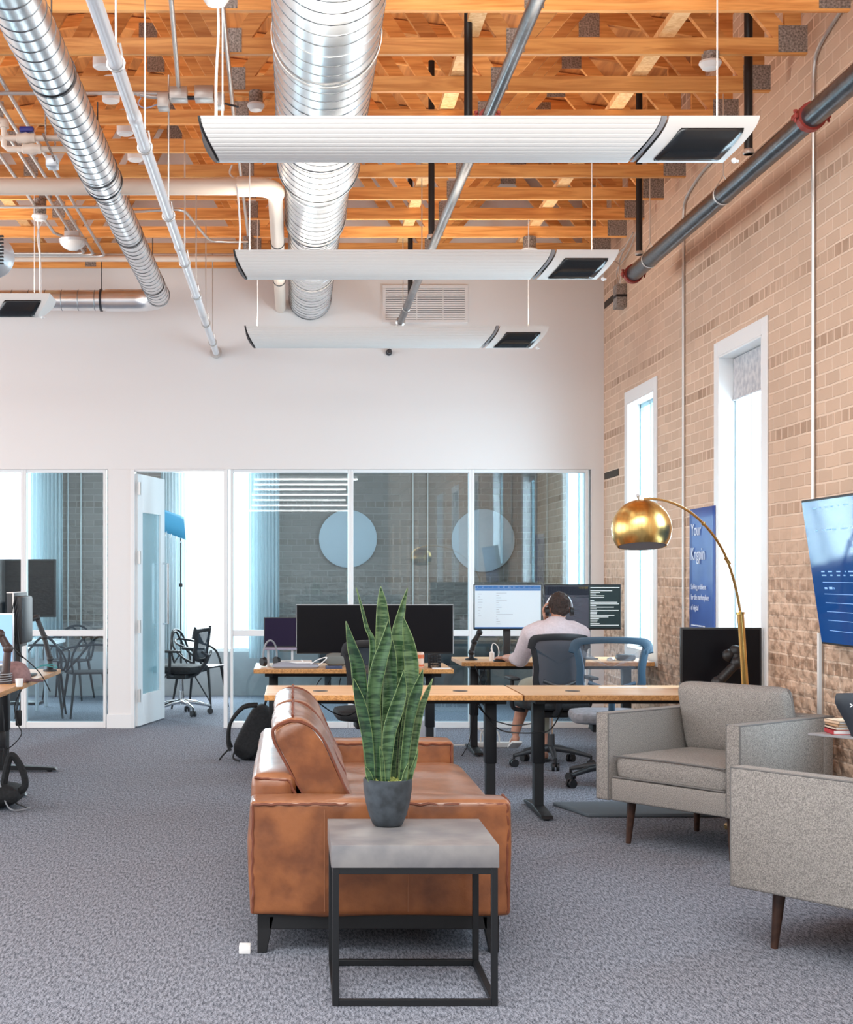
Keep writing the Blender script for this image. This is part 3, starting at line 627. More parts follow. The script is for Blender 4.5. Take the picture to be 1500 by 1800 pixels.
# hanging white wires near left heater
# ------------------------------------------------------------------ heaters
def heater(X0, Y, Zt, label, first=None, L=2.4):
    if first is not None:
        c = copy_tree(first); c.location = (X0, Y, Zt); c['label'] = label; return c
    t = thing('ceiling_heater', label, 'heater', (X0, Y, Zt), 0, 'long white ceiling heaters')
    n = 96; hgt = .155; dep = .15
    def ring(fx, taperL, taperR, x0, x1, rib):
        pts = []
        for k in range(n + 1):
            a = PI * k / n                                         # from front lip, under, to the back lip
            rr = (1 - (.012 if (k % 4 == 3 and rib) else 0))
            yy = -dep * math.cos(a) * rr; zz = -hgt * math.sin(a) * rr
            pts.append((yy, zz))
        return pts
    def shell(b, x0, x1, tl, tr, rib, mi=0, scale=1.0):
        pr = ring(0, 0, 0, 0, 0, rib); A = []; C = []
        for (yy, zz) in pr:
            f = -zz / hgt
            A.append(b.bm.verts.new((x0 + tl * f ** 1.6, yy * scale, zz * scale))); C.append(b.bm.verts.new((x1 - tr * f ** 1.6, yy * scale, zz * scale)))
        for i in range(n): b.bm.faces.new((A[i], A[i + 1], C[i + 1], C[i])).material_index = mi
        b.bm.faces.new((A[0], C[0], C[-1], A[-1])).material_index = mi
        b.bm.faces.new(A).material_index = mi; b.bm.faces.new(list(reversed(C))).material_index = mi
    b = B(); shell(b, 0.012, 1.995, .075, .11, True); b.out('ribbed_cover', HEAT, t, local=True, smooth=15)
    b = B(); shell(b, 0, .012, .075, -.072, False, 0, 1.0); b.out('end_cap', BLACK, t, local=True)
    b = B(); shell(b, 1.998, 2.022, -.098, -.0 + .108, False, 0, .985); b.out('joint_band', MGREY, t, local=True)
    b = B(); shell(b, 2.03, 2.42, -.10, .11, False, 0, 1.0); b.out('control_cover', HEAT, t, local=True, smooth=30)
    # black glass plate follows the curved cover
    b = B(); rows = []
    m_ = 12
    for k in range(m_ + 1):
        a = R(19) + (R(84) - R(19)) * k / m_; f = math.sin(a); row = []
        xl = 2.095 - .105 * f ** 1.6; xr = 2.375 - .095 * f ** 1.6
        for j in range(9):
            x = xl + (xr - xl) * j / 8
            if k in (0, m_) and j in (0, 8): x += .006 * (1 if j == 0 else -1)
            row.append(b.bm.verts.new((x, -dep * 1.02 * math.cos(a), -hgt * 1.02 * math.sin(a))))
        rows.append(row)
    for k in range(m_):
        for j in range(8): b.bm.faces.new((rows[k][j], rows[k][j + 1], rows[k + 1][j + 1], rows[k + 1][j]))
    b.out('black_glass_plate', HBLACK, t, local=True, mods=(('SOLIDIFY', dict(thickness=.004)),))
    b = B(); b.cyl((2.335, -.03, -.155), (2.365, -.03, -.163), .006, n=10); b.ball((2.345, -.03, -.16), .012); b.out('sensor_nub', TRIM, t, local=True)
    d = bpy.data.lights.new('heater_uplight', 'AREA'); d.shape = 'RECTANGLE'; d.size = 2.2; d.size_y = .10; d.energy = 20; d.color = (1, .90, .78)
    o = bpy.data.objects.new('heater_uplight', d); COL.objects.link(o); o.parent = t; o.location = (1.15, 0, .02); o.rotation_euler = (PI, 0, 0)
    for xx in (.10, 2.28):
        b = B(); b.cyl((xx, 0, 0), (xx, 0, ZC - Zt + .05), .0035, n=6); b.out('suspension_wire', TRIM, t, local=True)
    return t
h1 = heater(-.41, 6.39, H + 788 * 6.39 / F, 'nearest and largest of the long white ceiling heaters')
heater(-.375, 9.24, H + 562 * 9.24 / F, 'middle of the three stacked long white ceiling heaters', h1)
heater(-.385, 11.66, H + 432 * 11.66 / F, 'farthest and lowest of the three white heaters, before the back wall', h1)
heater(-1.82 - 2.42, 11.0, H + 488 * 11.0 / F, 'white ceiling heater cut off by the left edge of the photo', h1)
b = B(); b.tube(arc([P(383, 0, 6.5), P(384, 60, 6.5), P(380, 140, 6.5), P(380, 224, 6.42)], 5), .006, 8); tag(b.out('heater_cable', TRIM), 'white cable dropping from above onto the nearest heater', 'cable', 'white heater cables')
b = B(); b.tube(arc([P(408, 290, 9.4), P(404, 305, 9.4), P(416, 325, 9.3), P(422, 400, 9.25), P(420, 450, 9.24)], 5), .006, 8); tag(b.out('heater_cable', TRIM), 'white cable dropping onto the second heater left end', 'cable', 'white heater cables')
b = B(); b.tube(arc([P(66, 385, 11.05), P(70, 440, 11.0), P(71, 525, 11.0)], 5), .006, 8); b.tube(arc([P(78, 385, 11.05), P(66, 410, 11.0), P(71, 460, 11.02), P(73, 525, 11.0)], 5), .005, 8)
tag(b.out('heater_cable', TRIM), 'pair of white cables dropping to the left edge heater', 'cable', 'white heater cables')

# grille + sprinkler head on white wall
t = thing('wall_grille', 'rectangular white slatted air grille on the white wall', 'air grille', P(748, 535, YB))
a = P(678, 562, YB); c = P(817, 507, YB)
b = B(); e = .03
b.box((a.x - e, YB - .015, a.z - e), (c.x + e, YB - .001, a.z)); b.box((a.x - e, YB - .015, c.z), (c.x + e, YB - .001, c.z + e)); b.box((a.x - e, YB - .015, a.z), (a.x, YB - .001, c.z)); b.box((c.x, YB - .015, a.z), (c.x + e, YB - .001, c.z))
for q in (1, 2): xx = a.x + (c.x - a.x) * q / 3 + .04; b.box((xx, YB - .014, a.z), (xx + .01, YB - .001, c.z))
b.out('grille_frame', WHITE, t, bev=.002)
b = B(); b.box((a.x, YB - .003, a.z), (c.x, YB - .001, c.z)); b.out('grille_back', MGREY, t, smooth=0)
b = B()
for k in range(14): zz = a.z + (c.z - a.z) * (k + .5) / 14; b.box((a.x, YB - .013, zz - .0065), (c.x, YB - .005, zz + .0065), M=None)
b.out('slat', WHITE, t, smooth=0)
c = P(685, 617, 13.5); b = B(); b.lathe([(.03, .1), (.03, .08), (.012, .075), (.012, .03), (.022, .02), (.022, 0)], (c.x, YB - .1, c.z), 14, 0, 'Y'); tag(b.out('fire_sprinkler', STEEL), 'small dark sprinkler head on the white wall under the far heater', 'sprinkler head')

# ------------------------------------------------------------------ poster
yA, yB_ = 10.6, 9.96
t = thing('wall_banner', 'tall blue vinyl banner with white lettering taped to the brick', 'banner', (XR - .01, (yA + yB_) / 2, .6))
b = B(); n = 16; rows = []
for k in range(n + 1):
    zz = .62 + (1.915 - .62) * k / n; row = []
    for j in range(9):
        yy = yB_ + (yA - yB_) * j / 8; row.append(b.bm.verts.new((XR - .014 - .006 * noise.noise(Vector((yy * 3, zz * 1.3, 0))), yy, zz)))
    rows.append(row)
for k in range(n):
    for j in range(8): b.bm.faces.new((rows[k][j], rows[k][j + 1], rows[k + 1][j + 1], rows[k + 1][j]))
b.out('banner_sheet', BLUE, t, mods=(('SOLIDIFY', dict(thickness=.002)),))
def wall_text(nm, s, size, y, z):
    M = Matrix.Translation(Vector((XR - .026, y, z)) - Vector(t.location)) @ Matrix.Rotation(R(-90), 4, 'Z') @ Matrix.Rotation(R(90), 4, 'X')
    text_obj(nm, s, size, M, PTEXT, t)
wall_text('banner_text', 'Your', .125, 10.53, 1.72); wall_text('banner_text', 'Kngpin', .13, 10.54, 1.545)
for k, s in enumerate(('Solving problems', 'for the marketplace', 'of digital')): wall_text('banner_text', s, .056, 10.53, 1.335 - k * .075)
b = B(); rr = random.Random(3)
for z0, n_, l in ((1.07, 1, .30), (.99, 4, .44)):
    for k in range(n_):
        x_ = 0
        while x_ < l: w_ = rr.uniform(.02, .05); b.box((XR - .025, 10.53 - x_ - w_, z0 - k * .036), (XR - .022, 10.53 - x_, z0 - k * .036 + .009)); x_ += w_ + .012
for cx_ in (0, .22, .43):
    for k in range(5): w_ = rr.uniform(.05, .13); b.box((XR - .025, 10.53 - cx_ - w_, .77 - k * .045 + .02), (XR - .022, 10.53 - cx_, .77 - k * .045 + .042))
b.out('banner_small_print', PTEXT, t, smooth=0)

# ------------------------------------------------------------------ television
tl = Vector((2.72, 7.76, 1.836)); bl = Vector((2.83, 7.76, 1.07)); Lw = 1.30
t = thing('wall_television', 'large flat television tilted out from the brick at the right edge', 'television', (2.78, 7.1, 1.07))
up = (tl - bl).normalized(); al = Vector((0, -1, 0)); nrm = al.cross(up); nrm = nrm if nrm.x < 0 else -nrm
b = B(); h_ = (tl - bl).length
b.prism([bl, bl + al * Lw, bl + al * Lw + up * h_, bl + up * h_], -nrm * .05); b.out('tv_casing', BLACK, t, bev=.004)
m, tt, bb = nt('tv_screen'); N = tt.nodes; L = tt.links
bb.inputs['Roughness'].default_value = .08; bb.inputs['Specular IOR Level'].default_value = .06; bb.inputs['Base Color'].default_value = (.004, .01, .025, 1); bb.inputs['Emission Color'].default_value = (.006, .055, .22, 1); bb.inputs['Emission Strength'].default_value = .8
TVS = m; e = .012
q0 = bl + al * e + up * e + nrm * .001
b = B(); b.prism([q0, q0 + al * (Lw - 2 * e), q0 + al * (Lw - 2 * e) + up * (h_ - 2 * e), q0 + up * (h_ - 2 * e)], nrm * .002); b.out('tv_screen', TVS, t, smooth=0)
b = B()
def tvr(u0, v0, u1, v1, mi=0):
    q = [bl + al * (u * Lw) + up * (v * h_) + nrm * .0035 for u, v in ((u0, v0), (u1, v0), (u1, v1), (u0, v1))]; b.prism(q, nrm * .0006, mi)
rr = random.Random(5)
for v in (.50, .475, .93, .78):
    u = .12
    while u < .95: w_ = rr.uniform(.01, .05); tvr(u, v, u + w_, v + .008); u += w_ + rr.uniform(.005, .05)
for v in (.43, .35, .29, .23, .17, .10): tvr(.12, v, .98, v + .003)
tvr(.13, .385, .16, .397); tvr(.18, .385, .215, .4); tvr(.23, .386, .236, .398)
b.out('screen_text', mat('screen_glow_text', (.25, .45, .8), .5, emit=.5), t, smooth=0)
b = B(); b.box((XR - .09, 6.9, 1.3), (XR - .001, 7.3, 1.6), bev=.005); b.out('wall_bracket', BMETAL, t)

# ------------------------------------------------------------------ desks
def desk(label, X0, X1, Y0, Y1, zt, th=.032, legs=(True, True), along='X', grom=(.22, .78), footlen=None, group='standing desks with wooden tops', cable=True):
    t = thing('standing_desk', label, 'desk', ((X0 + X1) / 2, (Y0 + Y1) / 2, 0), 0, group)
    b = B(); b.box((X0, Y0, zt - th), (X1, Y1, zt), bev=.003)
    for f in b.bm.faces:
        if abs(f.normal.z) < .5: f.material_index = 1
    b.out('tabletop', [OAK, OAKE], t, smooth=0)
    ym = (Y0 + Y1) / 2; xm = (X0 + X1) / 2
    pl = [(X0 + .14, ym), (X1 - .14, ym)] if along == 'X' else [(xm, Y0 + .14), (xm, Y1 - .14)]
    for i, (x, y) in enumerate(pl):
        if not legs[i]: continue
        b = B(); b.box((x - .028, y - .04, .045), (x + .028, y + .04, .42)); b.box((x - .034, y - .046, .30), (x + .034, y + .046, zt - th - .03), bev=.003); l = b.out('leg', BMETAL, t, bev=.002)
        b = B()
        if along == 'X': b.prism([(x - .035, Y0 + .04, .012), (x - .035, Y1 - .04, .012), (x - .035, Y1 - .06, .03), (x - .035, y, .05), (x - .035, Y0 + .06, .03)], (.07, 0, 0))
        else: b.prism([(X0 + .02, y - .035, .012), (X1 - .0, y - .035, .012), (X1 - .02, y - .035, .03), (x, y - .035, .05), (X0 + .04, y - .035, .03)], (0, .07, 0))
        for q in (Y0 + .08, Y1 - .08):
            if along == 'X': b.cyl((x, q, 0), (x, q, .014), .02, n=10)
        if along != 'X':
            for q in (X0 + .06, X1 - .06): b.cyl((q, y, 0), (q, y, .014), .02, n=10)
        b.out('foot', BMETAL, t, bev=.003)
    b = B()
    if along == 'X': b.box((X0 + .1, ym - .12, zt - th - .04), (X1 - .1, ym - .07, zt - th)); b.box((X0 + .1, ym + .07, zt - th - .04), (X1 - .1, ym + .12, zt - th)); b.box((X0 + .08, Y0 + .1, zt - th - .03), (X0 + .14, Y1 - .1, zt - th)); b.box((X1 - .14, Y0 + .1, zt - th - .03), (X1 - .08, Y1 - .1, zt - th))
    else: b.box((xm - .12, Y0 + .1, zt - th - .04), (xm - .07, Y1 - .1, zt - th)); b.box((xm + .07, Y0 + .1, zt - th - .04), (xm + .12, Y1 - .1, zt - th)); b.box((X0 + .1, Y0 + .1, zt - th - .03), (X1 - .1, Y0 + .17, zt - th)); b.box((X0 + .1, Y1 - .17, zt - th - .03), (X1 - .1, Y1 - .1, zt - th))
    b.out('under_frame', BMETAL, t, bev=.002)
    if along == 'X':
        for g in grom:
            x = X0 + (X1 - X0) * g; b = B(); b.lathe([(.045, 0), (.045, .002), (.03, .003)], (x, Y0 + .3, zt), 20); b.out('grommet', DGREY, t)
    return t
desk('front left standing desk directly behind the leather sofa', -.165, 1.336, 8.42, 9.17, .74)
desk('front right standing desk behind the armchair, running to the brick wall', 1.346, 2.87, 8.42, 9.17, .74)
desk('small standing desk carrying the ultrawide monitor, left of the seated person', -.285, 1.165, 10.5, 11.25, .755, grom=())
desk('back standing desk where the person in the pale shirt works', 1.33, 2.85, 11.42, 12.17, .75, grom=())
desk('left standing desk with the cap and bent monitor arm, far one', -2.50, -1.72, 9.25, 10.75, .74, along='Y')
desk('left standing desk nearer the camera, only its corner in view', -2.50, -1.74, 7.72, 9.22, .74, along='Y')

def cable(pts, lb, m=BLACK, r=.004, n=6, cat='cable', group='loose black desk cables', name='cable'):
    b = B(); b.tube(arc(pts, n), r, 6); return tag(b.out(name, m), lb, cat, group)
cable([P(833, 1232, 8.8), P(860, 1262, 8.7), P(880, 1270, 8.5), P(905, 1275, 8.5), P(935, 1272, 8.5)], 'black cable sagging between the two front desks, upper one')
cable([P(840, 1234, 8.8), P(858, 1262, 8.7), P(885, 1285, 8.5), P(945, 1288, 8.5), P(970, 1280, 8.7), P(990, 1245, 8.8)], 'black cable sagging between the two front desks, lower one')
cable([P(560, 1235, 8.8), P(585, 1252, 8.8), P(612, 1258, 8.8), P(640, 1240, 8.8)], 'black cable looping under the front left desk')
cable([P(835, 1170, 11.3), P(845, 1200, 11.3), P(838, 1225, 11.3), P(826, 1300, 11.6), (P(812, 0, 11.5).x, 11.5, .0045)], 'black cable hanging from the back desk to the floor')
cable([P(855, 1172, 11.6), P(842, 1205, 11.6), P(850, 1240, 11.6)], 'black cable under the back desk near its left leg')
for i in range(7):
    x = 565 + i * 17; cable([P(x, 1192, 10.7), P(x - 8 + 3 * i, 1208, 10.8), P(x + 14 - 4 * i, 1225, 10.7)], 'one of the black cables dangling under the ultrawide monitor desk', group='black cables dangling under the ultrawide monitor desk')
t = thing('power_strip', 'white power strip with looping white cords on the carpet', 'power strip', P(865, 1313, 12.0))
c = P(865, 1313, 12.1); b = B(); b.box((c.x - .17, 12.05, .002), (c.x + .17, 12.12, .045), bev=.008); b.out('strip_body', PAPER, t)
b = B()
for x in (826, 845, 853): a = P(x, 1300, 12.08); b.tube(arc([(a.x, 12.08, .04), (a.x + .01, 12.08, .13), (a.x + .06, 12.08, .16), (a.x + .11, 12.08, .12), (a.x + .12, 12.08, .04)], 5), .007, 6)
b.tube(arc([(c.x - .17, 12.08, .02), (c.x - .4, 12.1, .02), (c.x - .8, 12.3, .02)], 5), .006, 6); b.out('white_cord', PAPER, t)
a = P(736, 1302, 12.6); c = P(764, 1264, 12.6); b = B(); b.box((a.x, 12.5, 0), (c.x, 12.85, c.z), bev=.012); tag(b.out('computer_tower', mat('pale_case', (.55, .58, .64), .4)), 'pale grey computer case standing on the carpet behind the sofa', 'computer')

# ------------------------------------------------------------------ monitors
def monitor(name, label, cx_, Y, z0, z1, w, rz=0, scr=SCR_OFF, bez=.008, stand='post', zd=.74, back=False, th=.03, bm_=BLACK, group=None):
    t = thing(name, label, 'monitor', (cx_, Y, zd), rz, group); h = z1 - z0; zz = z0 - zd
    b = B(); b.box((-w / 2, 0, zz), (w / 2, th, zz + h), bev=.004); b.box((-w * .3, th, zz + h * .2), (w * .3, th + .025, zz + h * .8), bev=.01); b.out('casing', bm_, t, local=True)
    b = B(); b.box((-w / 2 + bez, -.0015, zz + bez * 1.6), (w / 2 - bez, .001, zz + h - bez)); b.out('screen', scr, t, local=True, smooth=0)
    if stand == 'post':
        b = B(); b.box((-.03, th + .025, .01), (.03, th + .05, zz + h * .5), bev=.004); b.box((-.12, -.04, .0005), (.12, .16, .012), bev=.004); b.out('stand', DGREY, t, local=True)
    return t
# ultrawide
tU = monitor('ultrawide_monitor', 'very wide black monitor with silver edge on the middle desk', P(659, 0, 11.0).x, 11.0, P(0, 1149, 11.0).z, P(0, 1063, 11.0).z, 1.19, zd=.755)
b = B(); w = 1.19; zt_ = P(0, 1063, 11.0).z - .755; zb_ = P(0, 1149, 11.0).z - .755
b.tube([(-w / 2, -.002, zb_), (-w / 2, -.002, zt_), (w / 2, -.002, zt_), (w / 2, -.002, zb_)], .003, 6); b.out('silver_edge', SILVER, tU, local=True)
# laptop
a = P(493, 1148, 11.0)
t = thing('laptop', 'open laptop with dark purple screen left of the ultrawide monitor', 'laptop', (a.x, 10.95, .84))
zs0, zs1 = P(0, 1137, 11).z, P(0, 1085, 11).z
b = B(); b.box((a.x - .125, 11.0, zs0), (a.x + .125, 11.012, zs1), bev=.003); b.out('laptop_lid', DGREY, t)
b = B(); b.box((a.x - .118, 10.998, zs0 + .008), (a.x + .118, 11.0, zs1 - .008)); b.out('laptop_screen', SCR_PUR, t, smooth=0)
b = B(); b.box((a.x - .125, 10.78, zs0 - .014), (a.x + .125, 11.0, zs0), bev=.004); b.out('laptop_base', mat('laptop_grey', (.28, .25, .33), .4), t)
b = B()
for s in (-1, 1): b.box((a.x + s * .09 - .008, 10.82, .755), (a.x + s * .09 + .008, 10.97, zs0 - .014))
b.out('laptop_riser', SILVER, t)
# person monitors
def screen_rects(t, w, h, zz, rects, mats, name='screen_content'):
    b = B()
    for (u0, v0, u1, v1, mi) in rects: b.box((-w / 2 + u0 * w, -.004, zz + v0 * h), (-w / 2 + u1 * w, -.0016, zz + v1 * h), mi)
    b.out(name, mats, t, local=True, smooth=0)
EM_W = mat('bright_screen', (.55, .66, .74), .3, emit=.35); EM_B = mat('screen_blue', (.04, .15, .38), .3, emit=.3); EM_G = mat('screen_grey', (.42, .50, .56), .4, emit=.2)
EM_D = mat('screen_dark_slate', (.05, .055, .08), .3, emit=.3); EM_K = mat('screen_black', (.015, .035, .04), .3, emit=.2); EM_Y = mat('screen_yellow', (.8, .6, .1), .3, emit=.6); EM_T = mat('screen_white_text', (.6, .68, .7), .3, emit=.45)
YM = 11.8
w = 120 * YM / F; z0, z1 = P(0, 1107, YM).z, P(0, 1027, YM).z
tL = monitor('desk_monitor', 'lit monitor showing a pale document, left of the seated person', P(893, 0, YM).x, YM, z0, z1, w, scr=EM_W, zd=.75, group='monitors in front of the seated person')
rc = [(.02, .90, .98, .97, 1), (.02, .86, .98, .895, 1), (.015, .03, .985, .06, 1)]
rr = random.Random(11)
for k in range(14): v = .80 - k * .052; rc.append((.33, v, .33 + rr.uniform(.03, .3) * (1 if k % 3 == 0 else .25), v + .012, 0))
for k in range(9): rc.append((.06, .78 - k * .06, .06 + rr.uniform(.03, .07), .79 - k * .06, 0))
for k in range(12): rc.append((.05 + k * .075, .925, .05 + k * .075 + rr.uniform(.01, .05), .945, 2))
screen_rects(tL, w, z1 - z0, z0 - .75, rc, [EM_G, EM_B, EM_W])
w = 135 * YM / F
tR = monitor('desk_monitor', 'lit monitor filled with dark code lines, right of the seated person', P(1024.5, 0, YM).x, YM, z0, z1, w, scr=EM_K, zd=.75, group='monitors in front of the seated person')
rc = [(.01, .04, .58, .97, 3), (.01, .76, .58, .95, 0), (.45, .90, .57, .945, 1), (.52, .80, .56, .88, 2), (.01, .68, .36, .72, 0), (.40, .71, .58, .73, 0)]
for k in range(24):
    v = .92 - k * .036
    if rr.random() < .85: rc.append((.60, v, .60 + rr.uniform(.05, .38), v + .016, 2))
for k in range(12): rc.append((.38, .62 - k * .045, .38 + rr.uniform(.02, .1), .63 - k * .045, 0))
screen_rects(tR, w, z1 - z0, z0 - .75, rc, [mat('screen_grey2', (.2, .25, .3), .4, emit=.25), EM_Y, EM_T, EM_D])
# right monitor on front desk
monitor('desk_monitor', 'black switched off monitor on the front desk beside the brass lamp', P(1268, 0, 8.95).x, 8.95, P(0, 1212, 8.95).z, P(0, 1103, 8.95).z, 140 * 8.95 / F, rz=R(-4), scr=SCR_OFF, bez=.012, group=None)
# folded monitor arm heap
def bent_arm(label, pts, r, zd, m=BLACK, clampz=None, name='monitor_arm'):
    base = Vector(pts[0]); t = thing(name, label, 'monitor arm', (base.x, base.y, zd))
    b = B(); b.lathe([(.05, 0), (.05, .012), (.02, .02), (.02, max(.03, base.z - zd))], (base.x, base.y, zd), 16); b.out('arm_base', m, t)
    for i in range(len(pts) - 1):
        b = B(); p, q = Vector(pts[i]), Vector(pts[i + 1]); b.cyl(p, q, r, r * .85, 12); b.ball(p, r * 1.25, seg=12); b.ball(q, r * 1.2, seg=12); b.out('arm_segment', m, t)
    return t
bent_arm('folded black monitor arm lying against the dark monitor near the lamp', [P(1272, 1212, 8.75), P(1262, 1200, 8.72), P(1296, 1165, 8.72), P(1293, 1145, 8.75), P(1281, 1152, 8.75)], .032, .74)
bent_arm('small folded black monitor arm on the left end of the back desk', [P(829, 1147, 11.7), P(834, 1128, 11.7), P(843, 1112, 11.7)], .022, .75)
bent_arm('dark jointed monitor arm at the far end of the left desk', [P(88, 1172, 10.5), P(88, 1158, 10.5), P(78, 1120, 10.5), P(65, 1086, 10.5), P(50, 1090, 10.45)], .02, .74, DGREY)
bent_arm('brown black jointed arm at the left edge with coiled cable', [P(8, 1205, 9.3), P(9, 1190, 9.3), P(14, 1140, 9.3), P(0, 1115, 9.3)], .028, .74, mat('brown_black_arm', (.05, .03, .028), .4))
b = B(); c = P(8, 1200, 9.3)
b.tube([(c.x + (.045 + .004 * math.sin(k)) * math.cos(k * .5), c.y + .045 * math.sin(k * .5), .745 + k * .0012) for k in range(60)], .004, 6); tag(b.out('coiled_cable', MGREY), 'grey cable coiled round the arm at the left edge', 'cable')
# left desk monitor seen edge on
c = P(40, 1090, 10.0); t = thing('desk_monitor', 'monitor seen edge on at left with cables down its back', 'monitor', (c.x, 10.0, .74))
b = B(); z0, z1 = P(0, 1138, 10).z, P(0, 1042, 10).z
b.box((c.x - .06, 9.75, z0), (c.x - .025, 10.3, z1), bev=.004); b.box((c.x - .025, 9.80, z0 + .03), (c.x + .035, 10.2, z1 - .02), bev=.02); b.out('casing', DGREY, t)
b = B(); b.box((c.x - .062, 9.745, z1), (c.x - .023, 10.305, z1 + .006)); b.box((c.x - .023, 9.748, z0), (c.x - .015, 9.76, z1)); b.out('pale_edge', PAPER, t)
b = B()
for k in range(4): b.tube(arc([(c.x - .0 + .012 * k, 9.742, z1 - .03 * k - .02), (c.x + .015 * k - .03, 9.73, (z0 + z1) / 2), (c.x + .01 * k, 9.735, z0 - .01), (c.x + .06, 9.74, z0 - .06)], 5), .004, 6)
b.out('rear_cable', BLACK, t)
b = B(); b.box((c.x - .045, 9.98, .76), (c.x - .015, 10.04, z0 + .1)); b.box((c.x - .13, 9.9, .7405), (c.x + .08, 10.12, .755), bev=.004); b.out('stand', DGREY, t)
# open blue laptop at left edge
c = P(6, 1115, 9.6); t = thing('laptop', 'laptop with light blue screen cut by the left edge', 'laptop', (c.x, 9.6, .74))
b = B(); z0, z1 = .86, P(0, 1078, 9.6).z; b.box((c.x - .2, 9.6, z0), (c.x + .07, 9.61, z1), bev=.003); b.out('laptop_lid', SILVER, t)
b = B(); b.box((c.x - .19, 9.597, z0 + .01), (c.x + .06, 9.6, z1 - .01)); b.out('laptop_screen', mat('light_blue_screen', (.25, .45, .8), .3, emit=.55), t, smooth=0)
b = B(); b.box((c.x - .2, 9.4, z0 - .016), (c.x + .07, 9.6, z0), bev=.003); b.box((c.x - .15, 9.45, .7405), (c.x + .0, 9.55, z0 - .016)); b.out('laptop_base', SILVER, t)
# cap
c = P(28, 1185, 9.45); t = thing('baseball_cap', 'dusty brown pink baseball cap lying on the left desk', 'cap', (c.x, 9.45, .741))
b = B(); b.lathe([(.098, 0), (.10, .03), (.088, .075), (.06, .115), (.02, .132), (.001, .134)], (c.x, 9.45, .742), 24); b.out('crown', mat('dusty_pink_cloth', (.25, .15, .15), .9, 0, .15, 40), t)
b = B(); b.tube([(c.x + .08, 9.38, .757), (c.x + .15, 9.37, .752), (c.x + .18, 9.42, .75), (c.x + .14, 9.48, .752), (c.x + .08, 9.5, .757)], .006, 8); b.prism([(c.x + .08, 9.37, .752), (c.x + .15, 9.37, .75), (c.x + .18, 9.42, .748), (c.x + .14, 9.49, .75), (c.x + .08, 9.52, .752)], (0, 0, .005)); b.out('brim', mat('dusty_pink_dark', (.14, .08, .085), .9), t)
# small white cup
c = P(34, 1199, 9.05); b = B(); b.lathe([(.02, 0), (.026, .05), (.024, .05), (.018, .006)], (c.x, 9.05, .7405), 20); tag(b.out('small_cup', PAPER), 'small white cup at the front edge of the left desk', 'cup')
cable([P(0, 1118, 9.5), P(35, 1150, 9.5), P(60, 1172, 9.5), P(75, 1190, 9.6), P(88, 1215, 9.9)], 'black cable draped over the left desk edge', group='black cables around the left desk')
cable([P(38, 1212, 9.25), P(26, 1240, 9.25), P(30, 1270, 9.25), P(38, 1290, 9.25), P(20, 1312, 9.25), P(0, 1322, 9.2)], 'black cable looping below the left desk beside its leg', group='black cables around the left desk')
cable([P(4, 1240, 8.9), P(8, 1290, 8.9), P(6, 1340, 8.9), P(14, 1400, 8.9), P(48, 1420, 8.92)], 'black cable dropping to the bag under the left desk', group='black cables around the left desk')
cable([P(60, 1176, 10.4), P(78, 1170, 10.4), P(100, 1174, 10.4), P(92, 1168, 10.45), P(70, 1170, 10.4)], 'teal cable heap on the far corner of the left desk', mat('teal_cable', (.05, .3, .32), .5), group=None)
# adapter bricks hanging
for x, y, d, lb in ((33, 1262, 9.3, 'black power adapter hanging beside the left desk leg'), (5, 1300, 8.9, 'black power adapter hanging at the left photo edge')):
    c = P(x, y, d); b = B(); b.box((c.x - .02, d - .015, c.z - .05), (c.x + .02, d + .015, c.z + .05), bev=.008); tag(b.out('power_adapter', BLACK), lb, 'power adapter')
# black bag on the floor at left
t = thing('black_shoulder_bag', 'black bag with stiff strap and cables slumped under the left desk', 'bag', (-1.80, 8.95, 0))
b = B(); b.cushion((.42, .30, .16), Matrix.Translation((-1.88, 8.95, .09)), .5, 8, amp=.03); b.out('bag_body', CLOTHB, t, mods=(('SUBSURF', dict(levels=1, render_levels=1)),))
b = B(); b.tube(arc([(-1.78, 8.9, .12), (-1.75, 8.9, .28), (-1.72, 8.9, .33), (-1.66, 8.9, .24), (-1.645, 8.9, .14), (-1.70, 8.9, .10)], 6), .022, 8); b.out('bag_strap', CLOTHB, t)
b = B(); b.tube(arc([(-1.80, 8.86, .2), (-1.74, 8.8, .05), (-1.68, 8.78, .012), (-1.6, 8.85, .02)], 6), .005, 6); b.out('trailing_cord', MGREY, t)

# desk clutter on the middle desk
def headphones(label, c, r, M, cup=.035, m=BLACK, band=SILVER, hk=1.15, cz=.30):
    t = thing('headphones', label, 'headphones', c)
    b = B(); pts = [M @ Vector((r * math.sin(a), 0, r * hk * math.cos(a))) for a in [R(-105 + 210 * k / 16) for k in range(17)]]
    b.tube(pts, .007, 8); b.out('headband', band, t, local=True)
    for s in (-1, 1):
        b = B(); e = M @ Vector((s * (r - .0) * .97, 0, -r * cz)); d_ = (M.to_3x3() @ Vector((1, 0, 0))) * s
        b.cyl(e - d_ * .012, e + d_ * .016, cup, cup * .85, 20); b.out('ear_cup', m, t, local=True)
    return t
c = P(475, 1148, 10.75); headphones('grey headphones standing on the left end of the middle desk', (c.x, 10.75, .835), .062, Matrix.Rotation(R(35), 4, 'Z'), band=MGREY, hk=1.9, cz=.62)
c = P(515, 1165, 10.75); b = B(); b.box((c.x - .09, 10.62, .79), (c.x + .14, 10.86, .80), M=None); tag(b.out('paper_sheet', PAPER), 'pale paper sheet lying over clutter on the middle desk', 'paper')
t = thing('crumpled_cloth', 'grey crumpled cloth beneath the paper on the middle desk', 'cloth', (c.x, 10.7, .757))
